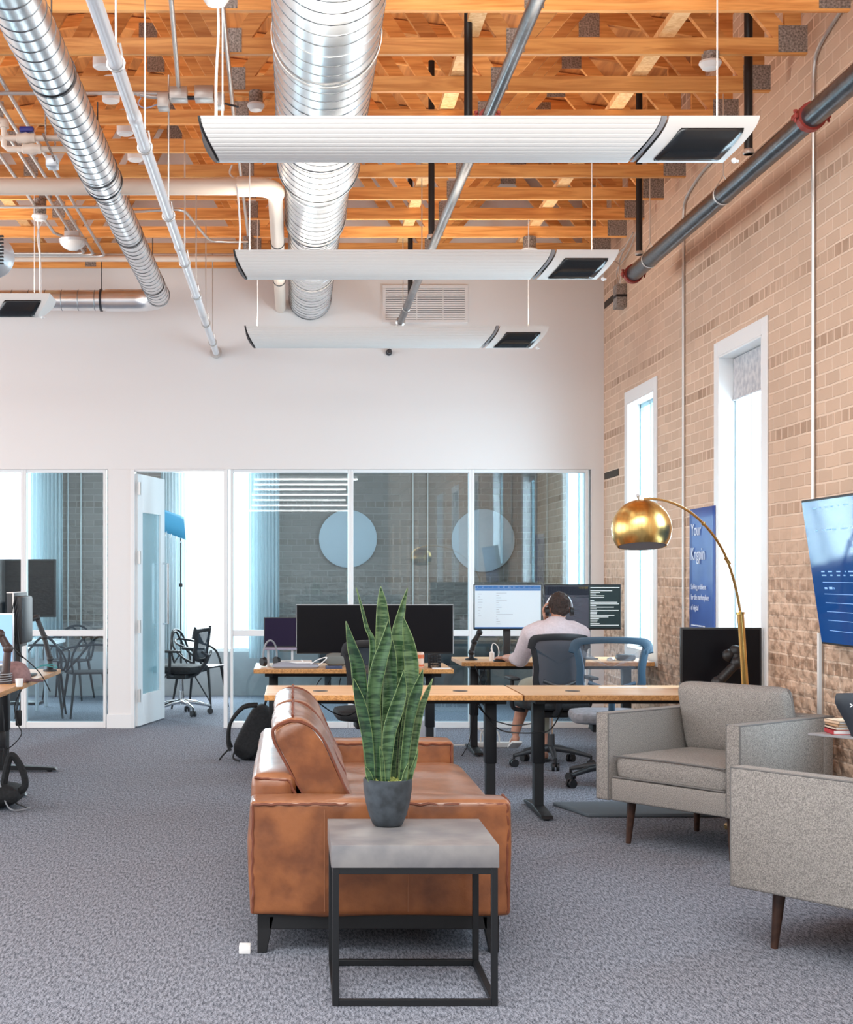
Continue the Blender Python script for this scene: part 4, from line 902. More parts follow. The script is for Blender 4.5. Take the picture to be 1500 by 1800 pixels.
b = B(); b.cushion((.34, .24, .05), Matrix.Translation((c.x + .02, 10.68, .782 - .012)), .5, 8, amp=.03); b.out('cloth_folds', mat('blue_grey_cloth', (.30, .32, .38), .9), t, mods=(('SUBSURF', dict(levels=1, render_levels=1)),))
c = P(592, 1165, 10.65); t = thing('grey_pouch', 'rounded grey pouch behind the notebook on the middle desk', 'pouch', (c.x, 10.75, .756))
b = B(); b.cushion((.16, .2, .10), Matrix.Translation((c.x, 10.78, .808)), .4, 6); b.out('pouch_body', mat('grey_green_cloth', (.16, .17, .16), .9), t, mods=(('SUBSURF', dict(levels=1, render_levels=1)),))
c = P(587, 1175, 10.56); b = B(); b.box((c.x - .06, 10.53, .756), (c.x + .06, 10.62, .774), bev=.002); tag(b.out('notebook', mat('navy_cover', (.04, .06, .13), .5)), 'small thick navy notebook at the front of the middle desk', 'notebook')
cable([P(540, 1172, 10.6), P(558, 1160, 10.62), P(575, 1156, 10.62), P(560, 1170, 10.6), P(548, 1176, 10.6), P(530, 1160, 10.65)], 'tangled white cable on the middle desk', PAPER, .004, group=None)
c = P(738, 1174, 10.6); t = thing('drink_can', 'orange and white drink can on the middle desk', 'can', (c.x, 10.6, .756))
b = B(); b.lathe([(.026, 0), (.033, .008), (.033, .107), (.027, .118)], (c.x, 10.6, .756), 24); b.out('can_body', mat('pale_can', (.62, .42, .32), .35), t)
b = B(); b.lathe([(.0335, 0), (.0335, .028)], (c.x, 10.6, .828), 24, cap=False); b.lathe([(.0335, 0), (.0335, .014)], (c.x, 10.6, .77), 24, cap=False); b.out('orange_band', mat('orange_print', (.62, .14, .05), .4), t)
c = P(764, 1172, 10.65); t = thing('pen_cup', 'black wire mesh pen cup beside the drink can', 'pen holder', (c.x, 10.65, .756))
b = B()
for k in range(16): a = 2 * PI * k / 16; b.cyl((c.x + .045 * math.cos(a), 10.65 + .045 * math.sin(a), .757), (c.x + .045 * math.cos(a), 10.65 + .045 * math.sin(a), .85), .003, n=4)
for z_ in (.757, .78, .803, .826, .85): b.tube([(c.x + .045 * math.cos(2 * PI * k / 20), 10.65 + .045 * math.sin(2 * PI * k / 20), z_) for k in range(20)], .0025, 4, close=True)
b.out('wire_mesh', BLACK, t)
c = P(775, 1180, 10.55); b = B(); b.box((c.x - .06, 10.52, .7555), (c.x + .07, 10.6, .760)); tag(b.out('paper_note', PAPER), 'white paper note on the right end of the middle desk', 'paper')
# person desk clutter
c = P(865, 1150, 11.6); t = thing('squeeze_bottle', 'white bottle with pointed nozzle on the back desk', 'bottle', (c.x, 11.6, .75))
b = B(); b.lathe([(.018, 0), (.02, .004), (.02, .065), (.008, .078), (.007, .085)], (c.x, 11.6, .7505), 18); b.out('bottle_body', PAPER, t)
b = B(); b.lathe([(.007, 0), (.002, .035)], (c.x, 11.6, .8355), 12); b.out('nozzle', PAPER, t)
cable([(c.x + .03, 11.6, .755), (c.x + .055, 11.6, .80), (c.x + .05, 11.61, .86), (c.x + .015, 11.62, .89), (c.x - .005, 11.62, .84)], 'white cable arching beside the white bottle', PAPER, .004, group=None)
c = P(879, 1156, 11.5); b = B(); b.box((c.x - .05, 11.46, .7505), (c.x + .04, 11.53, .762), bev=.003); tag(b.out('mobile_phone', BLACK), 'black phone on the front edge of the back desk', 'phone')
c = P(1100, 1145, 11.65); t = thing('grey_case', 'rounded grey case on the desk seen through the slate chair', 'case', (c.x, 11.65, .751))
b = B(); b.box((c.x - .075, 11.6, .751), (c.x + .075, 11.7, .80), bev=.02, seg=3); b.out('case_body', DGREY, t)
c = P(1072, 1147, 11.65); t = thing('computer_mouse', 'small silver mouse beside the grey case', 'mouse', (c.x, 11.6, .751))
b = B(); b.ball((c.x, 11.6, .757), (.033, .05, .024)); b.out('mouse_shell', SILVER, t)
c = P(1098, 1209, 8.9); b = B(); b.box((c.x - .145, 8.93, .7405), (c.x + .15, 8.96, .748)); tag(b.out('white_ruler', PAPER), 'long thin white strip lying on the front right desk', 'strip')
# tabletop fold-out grey pad (brown edge)
# grey chair pad seen under back desk
b = B(); a = P(985, 1417, 9.0)
t = thing('floor_mat', 'dark grey standing mat on the carpet behind the near armchair', 'mat', (2.0, 9.05, 0))
b = B(); b.prism([(1.62, 9.05, .001), (1.75, 8.60, .001), (2.78, 8.60, .001), (2.78, 9.1, .001)][:4], (0, 0, .022)); b.out('mat_slab', mat('dark_grey_mat', (.10, .12, .14), .7), t, bev=.006)

# ------------------------------------------------------------------ office chairs
def office_chair(label, X, Y, rz, frame=BLACK, mesh=MESHB, arms=True, seat_z=.47, back_w=.44, back_h=.50, back_z=.60, name='office_chair', first=None, lift=0, group='wheeled office chairs', basem=DGREY, star=0):
    t = thing(name, label, 'office chair', (X, Y, 0), rz, group)           # faces +Y locally, back towards -Y
    b = B(); b.cushion((.50, .48, .10), Matrix.Translation((0, .02, seat_z)), .35, 6); b.out('seat', CLOTHB if frame is BLACK else GREYCLOTH, t, local=True, mods=(('SUBSURF', dict(levels=1, render_levels=1)),))
    # back frame ring: wide at top, waisted lower
    w, h = back_w / 2, back_h; z0 = back_z
    prof = [(0, 0), (w * .62, .01), (w * .80, .07), (w * .80, .20), (w * .92, .36), (w * .98, h - .10), (w * .90, h - .02), (w * .60, h), (0, h + .006)]
    pts = prof + [(-x, z) for x, z in reversed(prof[1:-1])]
    n = len(pts); ring = []
    for i in range(n):
        p0, p1, p2, p3 = [Vector((pts[(i + j) % n][0], pts[(i + j) % n][1], 0)) for j in (-1, 0, 1, 2)]
        for k in range(4):
            u = k / 4; q = .5 * ((2 * p1) + (p2 - p0) * u + (2 * p0 - 5 * p1 + 4 * p2 - p3) * u * u + (3 * p1 - p0 - 3 * p2 + p3) * u ** 3); ring.append(q)
    yb = lambda x, z: -.24 - .05 * (z / h) + .10 * (x / w) ** 2 * .6
    P3 = [Vector((q.x, yb(q.x, q.y), z0 + q.y)) for q in ring]
    b = B(); m = len(P3); cen = Vector((0, yb(0, h / 2), z0 + h / 2))
    inn = []
    for q in ring:
        s_ = .80 if q.y > h * .5 else .84
        qi = Vector((q.x * .80, (q.y - h / 2) * .80 + h / 2, 0)); inn.append(Vector((qi.x, yb(qi.x, qi.y), z0 + qi.y)))
    A = [b.bm.verts.new(p) for p in P3]; C = [b.bm.verts.new(p) for p in inn]
    for i in range(m): b.bm.faces.new((A[i], A[(i + 1) % m], C[(i + 1) % m], C[i]))
    b.out('back_frame', frame, t, local=True, mods=(('SOLIDIFY', dict(thickness=.028, offset=0)), ('BEVEL', dict(width=.008, segments=2)),))
    b = B(); C = [b.bm.verts.new(p * 1.0) for p in [cen + (p - cen) * 1.02 for p in inn]]; cv = b.bm.verts.new(cen)
    rows = []
    for i in range(m): b.bm.faces.new((C[i], C[(i + 1) % m], cv))
    b.out('back_mesh', mesh, t, local=True)
    b = B(); b.tube(arc([(-w * .55, yb(0, .1) - .03, z0 + .10), (0, yb(0, .1) - .055, z0 + .06), (w * .55, yb(0, .1) - .03, z0 + .10)], 6), .014, 8)
    b.tube(arc([(0, yb(0, .1) - .05, z0 + .06), (0, -.26, seat_z + .05), (0, -.15, seat_z - .06), (0, 0, seat_z - .07)], 6), .022, 10); b.out('back_support', DGREY if frame is BLACK else frame, t, local=True)
    if arms:
        for s in (-1, 1):
            b = B(); b.tube(arc([(s * .20, .0, seat_z - .05), (s * .29, .0, seat_z - .03), (s * .30, -.01, seat_z + .08), (s * .30, -.01, seat_z + .18)], 5), .016, 8); b.box((s * .30 - .035, -.12, seat_z + .18), (s * .30 + .035, .12, seat_z + .205), bev=.01); b.out('armrest', BLACK, t, local=True)
    b = B(); b.box((-.11, -.10, seat_z - .10), (.11, .12, seat_z - .05), bev=.01); b.cyl((.1, .05, seat_z - .07), (.24, .06, seat_z - .08), .006, n=8); b.out('tilt_mechanism', BLACK, t, local=True)
    b = B(); b.cyl((0, 0, .20), (0, 0, seat_z - .09), .014, n=14); b.out('gas_post', CHROME, t, local=True)
    b = B(); b.cyl((0, 0, .10), (0, 0, .24), .030, .026, n=18)
    for k in range(5):
        a = star + 2 * PI * k / 5; d_ = Vector((math.cos(a), math.sin(a), 0)); b.tube([d_ * .02 + Vector((0, 0, .135)), d_ * .15 + Vector((0, 0, .12)), d_ * .30 + Vector((0, 0, .085))], [.026, .022, .014], 10)
    b.out('star_base', basem, t, local=True)
    for k in range(5):
        a = star + 2 * PI * k / 5; d_ = Vector((math.cos(a), math.sin(a), 0)); q = d_ * .30; p_ = Vector((-d_.y, d_.x, 0)); b = B()
        for s in (-1, 1): b.cyl(q + p_ * (s * .008) + Vector((0, 0, .030)), q + p_ * (s * .026) + Vector((0, 0, .030)), .030, n=16)
        b.cyl(q + Vector((0, 0, .03)), q + Vector((0, 0, .09)), .009, n=8); b.out('caster', BLACK if basem is not CHROME else DGREY, t, local=True)
    return t
office_chair('black mesh office chair the person in the pale shirt sits on', P(978, 0, 10.72).x, 10.93, R(4), back_w=.47, back_h=.44, back_z=.56, star=R(-98))
office_chair('empty slate blue framed office chair with see-through back', P(1086, 0, 9.6).x, 9.92, R(-6), SLATE, MESHG, back_w=.56, back_h=.40, back_z=.62, arms=False, star=R(212))
office_chair('black office chair facing the ultrawide monitor, behind the plant', P(652, 0, 10.1).x, 10.12, R(3), back_w=.46, back_h=.44, back_z=.55, arms=False, star=R(-40))

# ------------------------------------------------------------------ person
PX, PY = P(978, 0, 10.95).x, 10.95
tp = thing('person', 'person in a pale pink shirt seated at the back desk, seen from behind', 'person', (PX, PY, .52))
VOX = ('REMESH', dict(mode='VOXEL', voxel_size=.0065, use_smooth_shade=True)); SM = ('SMOOTH', dict(factor=.6, iterations=4))
def chain(b, pts):                                   # tapered limb through (x,y,z,r)
    for i in range(len(pts)):
        x, y, z, r = pts[i]; b.ball((x, y, z), r, seg=16)
        if i: 
            x0, y0, z0, r0 = pts[i - 1]; b.cyl((x0, y0, z0), (x, y, z), r0, r, 16)
hx = P(984, 0, 11.03).x; hz = P(0, 1068, 11.03).z; hy = 11.05
b = B()
b.ball((hx, hy, hz + .008), (.074, .093, .098), seg=24); b.ball((hx, hy + .025, hz - .055), (.055, .065, .055), seg=20)   # skull, jaw
b.ball((hx, hy + .10, hz - .02), (.013, .02, .022)); b.ball((hx, hy + .092, hz - .058), (.026, .012, .010)); b.ball((hx, hy + .093, hz + .012), (.05, .012, .012))   # nose, lips, brow
for s in (-1, 1): b.ball((hx + s * .076, hy - .002, hz - .012), (.011, .018, .030))
chain(b, [(hx, hy - .015, hz - .05, .052), (PX + .01, 11.0, 1.08, .056), (PX, 10.98, 1.00, .075)])
chain(b, [(PX - .03, 10.98, .97, .10), (PX, 10.96, .80, .115), (PX, 10.94, .62, .12), (PX, 10.94, .55, .12)])
chain(b, [(PX + .03, 10.98, .97, .10), (PX, 10.96, .80, .115)])
LS, LE, LH = (PX - .185, 10.99, .985), (PX - .235, 11.18, .79), (PX - .315, 11.42, .785)
RS, RE, RH = (PX + .19, 10.99, .985), (PX + .20, 11.26, .80), (hx - .085, hy + .06, hz - .085)
def hand(b, W_, dirv, palm, k=1.0, curl=.5, spread=.010):
    d_ = Vector(dirv).normalized(); n_ = Vector(palm).normalized(); s_ = d_.cross(n_).normalized(); W_ = Vector(W_)
    for i in range(4):
        o = (i - 1.5) * .019; c0 = W_ + d_ * .03 + s_ * o * .8; c1 = W_ + d_ * .085 + s_ * o
        chain(b, [(*c0, .014), (*c1, .012)])
        ln = (.030, .036, .033, .025)[i]; e1 = c1 + (d_ * math.cos(curl) + n_ * math.sin(curl)) * ln; e2 = e1 + (d_ * math.cos(curl * 2) + n_ * math.sin(curl * 2)) * ln * .8
        chain(b, [(*c1, .0105), (*e1, .009), (*e2, .0075)])
    t0 = W_ + d_ * .02 - s_ * .028; t1 = t0 + (d_ * .6 - s_ * .7 + n_ * .3).normalized() * .035; t2 = t1 + (d_ * .85 - s_ * .2 + n_ * .4).normalized() * .03
    chain(b, [(*t0, .014), (*t1, .011), (*t2, .009)])
chain(b, [(*LS, .056), (*LE, .042), (*(Vector(LE) * .5 + Vector(LH) * .5), .038), (*LH, .026)]); hand(b, LH, (-.35, .9, -.05), (0, 0, -1), curl=.35)
chain(b, [(*RS, .056), (*RE, .042), (*(Vector(RE) * .55 + Vector(RH) * .45), .037), (*RH, .026)]); hand(b, RH, (-.25, -.30, .9), (.7, -.5, .2), curl=.6)
# legs: left leg tucked back and raised foot, right leg to the floor
LK, LA = (PX - .15, 11.36, .56), (P(905, 0, 11.2).x, 11.16, .235)
RK, RA = (PX - .02, 11.38, .52), (P(955, 0, 11.2).x + .01, 11.22, .085)
chain(b, [(PX - .09, 10.98, .555, .095), (PX - .12, 11.15, .56, .082), (*LK, .060), (LK[0] * .5 + LA[0] * .5, 11.24, .40, .052), (*LA, .036)])
chain(b, [(PX + .07, 10.98, .555, .095), (PX + .03, 11.18, .55, .082), (*RK, .060), (RK[0] * .5 + RA[0] * .5, 11.30, .32, .052), (*RA, .036)])
chain(b, [(LA[0], LA[1] - .02, LA[2] - .05, .030), (LA[0] - .0, LA[1] + .06, LA[2] - .085, .034), (LA[0] + .02, LA[1] + .15, LA[2] - .12, .024)])
chain(b, [(RA[0], RA[1] - .03, .045, .032), (RA[0], RA[1] + .06, .046, .034), (RA[0], RA[1] + .16, .038, .024)])
b.out('body', SKIN, tp, mods=(VOX, SM))
b = B()
chain(b, [(PX - .06, 10.98, .975, .125), (PX - .03, 10.96, .80, .145), (PX - .03, 10.94, .60, .15)]); chain(b, [(PX + .06, 10.98, .975, .125), (PX + .03, 10.96, .80, .145), (PX + .03, 10.94, .60, .15)])
chain(b, [(PX + .005, 10.995, 1.03, .10), (PX + .005, 10.99, 1.00, .13)])
chain(b, [(PX - .11, 10.985, 1.005, .09), (*LS, .078), (*(Vector(LS) * .5 + Vector(LE) * .5), .072), (*LE, .066), (*(Vector(LE) * .65 + Vector(LH) * .35), .05)])
chain(b, [(PX + .12, 10.985, 1.005, .09), (*RS, .078), (*(Vector(RS) * .5 + Vector(RE) * .5), .07), (*RE, .062), (*(Vector(RE) * .75 + Vector(RH) * .25), .05)])
b.out('shirt', SHIRT, tp, mods=(('REMESH', dict(mode='VOXEL', voxel_size=.01, use_smooth_shade=True)), SM))
b = B(); b.lathe([(.066, 0), (.062, .03), (.058, .032), (.060, .0)], (PX + .012, 11.0, 1.085), 28, cap=False); b.out('collar', SHIRT, tp)
b = B()
chain(b, [(PX - .07, 10.98, .56, .115), (PX - .12, 11.15, .565, .10), (LK[0], 11.36, .555, .078), (LK[0] * .75 + LA[0] * .25, 11.3, .47, .068)]); chain(b, [(PX + .07, 10.98, .56, .115), (PX + .03, 11.18, .555, .10), (RK[0], 11.38, .52, .078), (RK[0] * .5 + RA[0] * .5, 11.30, .32, .066), (RK[0] * .3 + RA[0] * .7, 11.27, .24, .062)])
b.out('trousers', SHORTS, tp, mods=(('REMESH', dict(mode='VOXEL', voxel_size=.01, use_smooth_shade=True)), SM))
b = B(); b.ball((hx, hy - .012, hz + .034), (.080, .094, .088), seg=80); b.ball((hx, hy - .038, hz - .012), (.068, .060, .060), seg=60)
for v in b.bm.verts:
    d_ = (v.co - Vector((hx, hy, hz))).normalized(); v.co += d_ * (.010 * noise.noise(Vector((v.co.x * 75, v.co.y * 75, v.co.z * 32))) + .006 * noise.noise(v.co * 22))
b.out('hair', HAIR, tp, mods=(('REMESH', dict(mode='VOXEL', voxel_size=.0042, use_smooth_shade=True)),))
for (ax, ay, az, tilt) in ((LA[0] + .005, LA[1] + .06, LA[2] - .118, -.28), (RA[0], RA[1] + .05, .006, 0)):
    b = B(); Mx = Matrix.Translation((ax, ay, az)) @ Matrix.Rotation(tilt, 4, 'X')
    b.cushion((.085, .26, .024), Mx @ Matrix.Translation((0, 0, .008)), .2, 5, amp=0); b.tube([Mx @ Vector((-.038, .03, .01)), Mx @ Vector((-.03, .04, .07)), Mx @ Vector((.03, .04, .07)), Mx @ Vector((.038, .03, .01))], .008, 6); b.out('sandal', PAPER if tilt else DGREY, tp, mods=(('SUBSURF', dict(levels=1, render_levels=1)),))
c = (hx, hy - .005, hz); headphones('black and silver headphones worn by the seated person', c, .096, Matrix.Rotation(R(0), 4, 'Z') @ Matrix.Translation((0, 0, .0)), .036)

# ------------------------------------------------------------------ sofa
ts = thing('leather_sofa', 'tan leather sofa seen end on, behind the side table', 'sofa', (.33, 6.56, 0))
SX0, SX1, SY0, SY1, SB, SA = -.165, .825, 5.49, 7.65, .148, .582
def leather_box(name, lo, hi, bev, welts=(), mt=LEATHER, top=LEATHT, amp=.008):
    b = B(); lo = Vector(lo); hi = Vector(hi); c = (lo + hi) / 2; s_ = hi - lo
    bb = bmesh.new(); bmesh.ops.create_cube(bb, size=1, matrix=Matrix.Translation(c) @ Matrix.Diagonal((*s_, 1)))
    bmesh.ops.bevel(bb, geom=bb.edges[:], offset=bev, segments=3, profile=.6, affect='EDGES')
    bmesh.ops.subdivide_edges(bb, edges=[e for e in bb.edges if e.calc_length() > .1], cuts=10, use_grid_fill=True)
    for v in bb.verts:
        d_ = v.co - c
        u = [abs(d_[i]) / (s_[i] / 2) for i in range(3)]
        ax = max(range(3), key=lambda i: u[i]); oth = [u[i] for i in range(3) if i != ax]
        bul = .009 * max(0, 1 - oth[0] ** 2) * max(0, 1 - oth[1] ** 2) + amp * noise.noise(v.co * 5)
        n_ = Vector((0, 0, 0)); n_[ax] = 1 if d_[ax] > 0 else -1; v.co += n_ * bul
    me = bpy.data.meshes.new('tmp'); bb.to_mesh(me); bb.free(); b.bm.from_mesh(me); bpy.data.meshes.remove(me)
    b.bm.normal_update()
    for f in b.bm.faces: f.material_index = 1 if f.normal.z > .6 else 0  # upward faces get the paler leather, painting in the light from above
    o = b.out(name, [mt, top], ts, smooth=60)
    if welts:
        b = B()
        for pts in welts:
            q = []
            for i in range(len(pts) - 1):
                p0, p1 = Vector(pts[i]), Vector(pts[i + 1]); L_ = (p1 - p0).length; n_ = max(2, int(L_ / .012))
                for k in range(n_): 
                    v = p0.lerp(p1, k / n_); q.append(v + Vector((noise.noise(v * 30), noise.noise(v * 30 + Vector((9, 0, 0))), noise.noise(v * 30 + Vector((0, 9, 0))))) * .006)
            q.append(Vector(pts[-1])); b.tube(q, .0055, 5)
        b.out('welt_seam', LSEAM, o)
    return o
e = .012
def welt_rect_y(x0, x1, z0, z1, y): return [(x0 + e, y, z0 + e), (x0 + e, y, z1 - e), (x1 - e, y, z1 - e), (x1 - e, y, z0 + e)]
leather_box('near_armrest', (SX0, SY0, SB), (SX1, SY0 + .21, SA), .022, [welt_rect_y(SX0, SX1, SB, SA, SY0 + .002), [(SX1 - .003, SY0 + e, SA - .006), (SX1 - .003, SY0 + .20, SA - .006)]])
for xx in (.12, .435):
    b = B(); b.tube([(xx, SY0 - .015, SB + .02), (xx, SY0 - .021, .36), (xx, SY0 - .012, SA - .03)], .0016, 4); b.out('panel_stitching', mat('stitch', (.30, .12, .055), .6), ts)
leather_box('far_armrest', (SX0, SY1 - .21, SB), (SX1, SY1, SA), .022, [welt_rect_y(SX0, SX1, SB, SA, SY1 - .212)])
leather_box('sofa_back', (SX0, SY0 + .21, SB), (.015, SY1 - .21, .655), .05, [[(-.15, SY0 + .216, .64), (-.02, SY0 + .214, .63), (.01, SY0 + .214, .58)]], LEATHER, LEATHT)
leather_box('seat_base', (.0, SY0 + .21, SB), (SX1 - .03, SY1 - .21, .31), .015)
ym = (SY0 + SY1) / 2
b = B()
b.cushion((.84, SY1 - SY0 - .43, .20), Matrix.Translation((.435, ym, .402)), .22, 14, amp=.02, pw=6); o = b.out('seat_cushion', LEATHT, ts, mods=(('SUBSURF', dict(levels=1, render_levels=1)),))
b = B(); q = []
for k in range(121): yy = SY0 + .235 + (SY1 - SY0 - .47) * k / 120; q.append((.843 + .003 * math.sin(k * 1.3), yy, .458 + .004 * math.sin(k * .9)))
b.tube(q, .006, 5); b.out('welt_seam', LSEAM, o)
# back cushions, leaning
def back_cushion(y0, y1, seedv):
    prof = [(.10, .49), (.02, .60), (-.04, .71), (-.085, .80), (-.075, .845), (-.01, .87), (.06, .855), (.118, .80), (.158, .72), (.205, .61), (.245, .52), (.18, .485)]
    n = len(prof); ring = []
    for i in range(n):
        p0, p1, p2, p3 = [Vector((*prof[(i + j) % n], 0)) for j in (-1, 0, 1, 2)]
        for k in range(5):
            u = k / 5; ring.append(.5 * ((2 * p1) + (p2 - p0) * u + (2 * p0 - 5 * p1 + 4 * p2 - p3) * u * u + (3 * p1 - p0 - 3 * p2 + p3) * u ** 3))
    cen = Vector((.07, .68, 0)); b = B(); rings = []; m = 20
    for k in range(m + 1):
        f = k / m; s_ = 1 - .05 * (abs(2 * f - 1)) ** 6; yy = y0 + (y1 - y0) * f
        if k in (0, m): s_ = .90
        rr_ = []
        for q in ring:
            v = cen + (q - cen) * s_; w_ = noise.noise(Vector((v.x * 9 + seedv, yy * 6, v.y * 5))) * .010; v = v + (q - cen).normalized() * w_
            rr_.append(b.bm.verts.new((v.x, yy, v.y)))
        rings.append(rr_)
    b.loft(rings)
    for r_, s_y in ((rings[0], -1), (rings[-1], 1)): pass
    for f in b.bm.faces: f.normal_update()
    for f in b.bm.faces:
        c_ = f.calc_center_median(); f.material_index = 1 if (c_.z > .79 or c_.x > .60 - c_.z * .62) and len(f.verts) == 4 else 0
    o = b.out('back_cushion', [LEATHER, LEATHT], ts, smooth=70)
    b = B()
    for yy, s_ in ((y0 + .004, .955), (y1 - .004, .955)):
        q = []
        for i, p in enumerate(ring): v = cen + (p - cen) * (s_ + .012 * noise.noise(Vector((i * .7, yy, 1)))); q.append((v.x, yy, v.y))
        b.tube(q, .0065, 5, close=True)
    q = [(.00 + .006 * noise.noise(Vector((k * .5, 3, 0))), y0 + .05 + (y1 - y0 - .10) * k / 60, .877 + .004 * math.sin(k)) for k in range(61)]
    b.tube(q, .006, 5)
    b.out('welt_seam', LSEAM, o)
back_cushion(SY0 + .235, ym - .01, 1); back_cushion(ym + .01, SY1 - .23, 5)
b = B(); b.box((SX0 + .03, SY0 + .03, .09), (SX1 - .04, SY0 + .08, SB + .002)); b.box((SX0 + .03, SY1 - .08, .09), (SX1 - .04, SY1 - .03, SB + .002)); b.box((SX0 + .03, SY0 + .03, .09), (SX0 + .08, SY1 - .03, SB + .002)); b.box((SX1 - .09, SY0 + .03, .09), (SX1 - .04, SY1 - .03, SB + .002)); b.out('base_rail', mat('dark_stained_wood', (.010, .010, .011), .45), ts, bev=.003)
for x, y in ((SX0 + .03, SY0 + .03), (SX1 - .04, SY0 + .03), (SX0 + .03, SY1 - .09), (SX1 - .04, SY1 - .09)):
    s_ = 1 if x < .3 else -1; b = B(); b.prism([(x, y, .14), (x + s_ * .065, y, .14), (x + s_ * .035, y, 0), (x, y, 0)], (0, .06, 0)); b.out('leg', MATS['dark_stained_wood'], ts, bev=.003)
b = B(); c = P(428, 1668, 5.47); b.box((c.x - .018, 5.50, .0005), (c.x + .026, 5.56, .030), bev=.003); tag(b.out('white_block', PAPER), 'small white block on the carpet at the sofa front left leg', 'block')

# ------------------------------------------------------------------ side table
t = thing('side_table', 'square side table with concrete look top on a black metal frame', 'side table', (.41, 5.09, 0))
x0, x1, y0, y1, zt = .128, .688, 4.83, 5.36, .538
b = B(); b.box((x0, y0, zt - .075), (x1, y1, zt), bev=.002); b.out('table_top', CONC, t)
L_ = .022
for x in (x0 + .004, x1 - .004 - L_):
    for y in (y0 + .004, y1 - .004 - L_): b = B(); b.box((x, y, 0), (x + L_, y + L_, zt - .076)); b.out('leg', BMETAL, t, bev=.0015)
xa, xb, ya, yb = x0 + .004, x1 - .004, y0 + .004, y1 - .004
for z_ in (.001, zt - .075 - L_):
    for (a, c) in (((xa + L_, ya, z_), (xb - L_, ya + L_, z_ + L_)), ((xa + L_, yb - L_, z_), (xb - L_, yb, z_ + L_)), ((xa, ya + L_, z_), (xa + L_, yb - L_, z_ + L_)), ((xb - L_, ya + L_, z_), (xb, yb - L_, z_ + L_))):
        b = B(); b.box(a, c); b.out('frame_rail', BMETAL, t, bev=.0015)

# ------------------------------------------------------------------ plant
px, py, pz = .341, 5.215, zt + .0005
t = thing('potted_snake_plant', 'tall striped snake plant in a charcoal pot on the side table', 'potted plant', (px, py, pz))
b = B(); b.lathe([(.044, 0), (.054, .006), (.068, .04), (.080, .085), (.087, .13), (.0885, .168), (.083, .170), (.081, .150)], (px, py, pz), 48); b.out('pot', POT, t)
b = B(); b.lathe([(.078, .150), (.05, .158), (.001, .162)], (px, py, pz), 24)
for k in range(90):
    a = random.random() * 2 * PI; r_ = .077 * random.random() ** .5; b.ball((px + r_ * math.cos(a), py + r_ * math.sin(a), pz + .158 + random.random() * .006), random.uniform(.004, .009), seg=6)
b.out('moss', MOSS, t)
def leaf(pts, dep0, dep1, twist=0.0):
    # pts: (zoom x, zoom y, width) from the tip down, read at 4.09 px per photo px
    ctrl = []
    for i, (x, y, w) in enumerate(pts):
        f = 1 - i / (len(pts) - 1); d_ = py + dep0 + (dep1 - dep0) * f; p = P(590 + x / 4.09, 1020 + y / 4.09, d_); ctrl.append((p, w * 1.08 / 4.09 * d_ / F))
    cp = arc([c[0] for c in ctrl], 7); ws = [c.x for c in arc([Vector((c[1], 0, 0)) for c in ctrl], 7)]
    b = B(); rows = []; n = len(cp)
    for i, (p, w) in enumerate(zip(cp, ws)):
        w = max(w, .0012); tw = twist * (1 - i / n) + .25 * math.sin(i * .25 + twist * 9); s_ = Vector((math.cos(tw), math.sin(tw), 0)); nn = Vector((-s_.y, s_.x, 0)); wf = w / max(.6, abs(math.cos(tw)))
        row = []
        for j in range(7): u = j / 3 - 1; row.append(b.bm.verts.new(p + s_ * (u * wf / 2) + nn * (.28 * wf * (1 - u * u))))
        rows.append(row)
    for i in range(n - 1):
        for j in range(6): b.bm.faces.new((rows[i][j], rows[i][j + 1], rows[i + 1][j + 1], rows[i + 1][j]))
    lf = b.out('leaf', LEAF, t, mods=(('SOLIDIFY', dict(thickness=.003, offset=0)),))
    b = B()
    for j in (0, 6): b.tube([r_.co.copy() for r_ in []] or [cp[i] + Vector((math.cos(twist * (1 - i / n) + .25 * math.sin(i * .25 + twist * 9)), math.sin(twist * (1 - i / n) + .25 * math.sin(i * .25 + twist * 9)), 0)) * ((j / 3 - 1) * max(ws[i], .0012) / max(.6, abs(math.cos(twist * (1 - i / n) + .25 * math.sin(i * .25 + twist * 9)))) / 2) for i in range(n)], .0009, 4)
    b.out('leaf_edge', LEAFE, lf)
BY = 1462
leaf([(75, 295, 3), (118, 470, 62), (160, 620, 92), (180, 800, 92), (215, 1000, 75), (250, BY, 46)], .0, .0, .3)
leaf([(130, 705, 3), (170, 850, 62), (205, 1000, 76), (235, 1180, 66), (262, BY, 44)], -.04, -.05, -.2)
leaf([(148, 50, 2), (190, 200, 16), (225, 340, 26), (268, 460, 40), (270, 800, 60), (290, BY, 40)], .04, .06, .5)
leaf([(325, 45, 3), (335, 180, 66), (342, 400, 96), (340, 800, 80), (350, BY, 46)], .03, .05, -.1)
leaf([(382, 285, 3), (365, 430, 70), (310, 620, 100), (275, 850, 92), (290, 1100, 75), (296, BY, 46)], -.03, -.02, .25)
leaf([(402, 400, 3), (395, 560, 78), (392, 800, 92), (375, 1100, 75), (360, BY, 48)], .0, .01, -.3)
leaf([(492, 645, 3), (472, 800, 72), (430, 950, 96), (385, 1120, 84), (362, BY, 50)], -.055, -.05, .1)
leaf([(518, 55, 2), (480, 200, 40), (445, 400, 82), (440, 650, 100), (420, 1000, 76), (400, BY, 44)], .03, .04, .2)
leaf([(487, 262, 3), (525, 450, 76), (548, 650, 92), (535, 900, 80), (500, 1150, 66), (478, BY, 52)], .01, .03, -.35)
leaf([(628, 640, 3), (590, 780, 66), (555, 900, 76), (520, 1100, 60), (480, BY, 46)], -.03, -.03, .3)
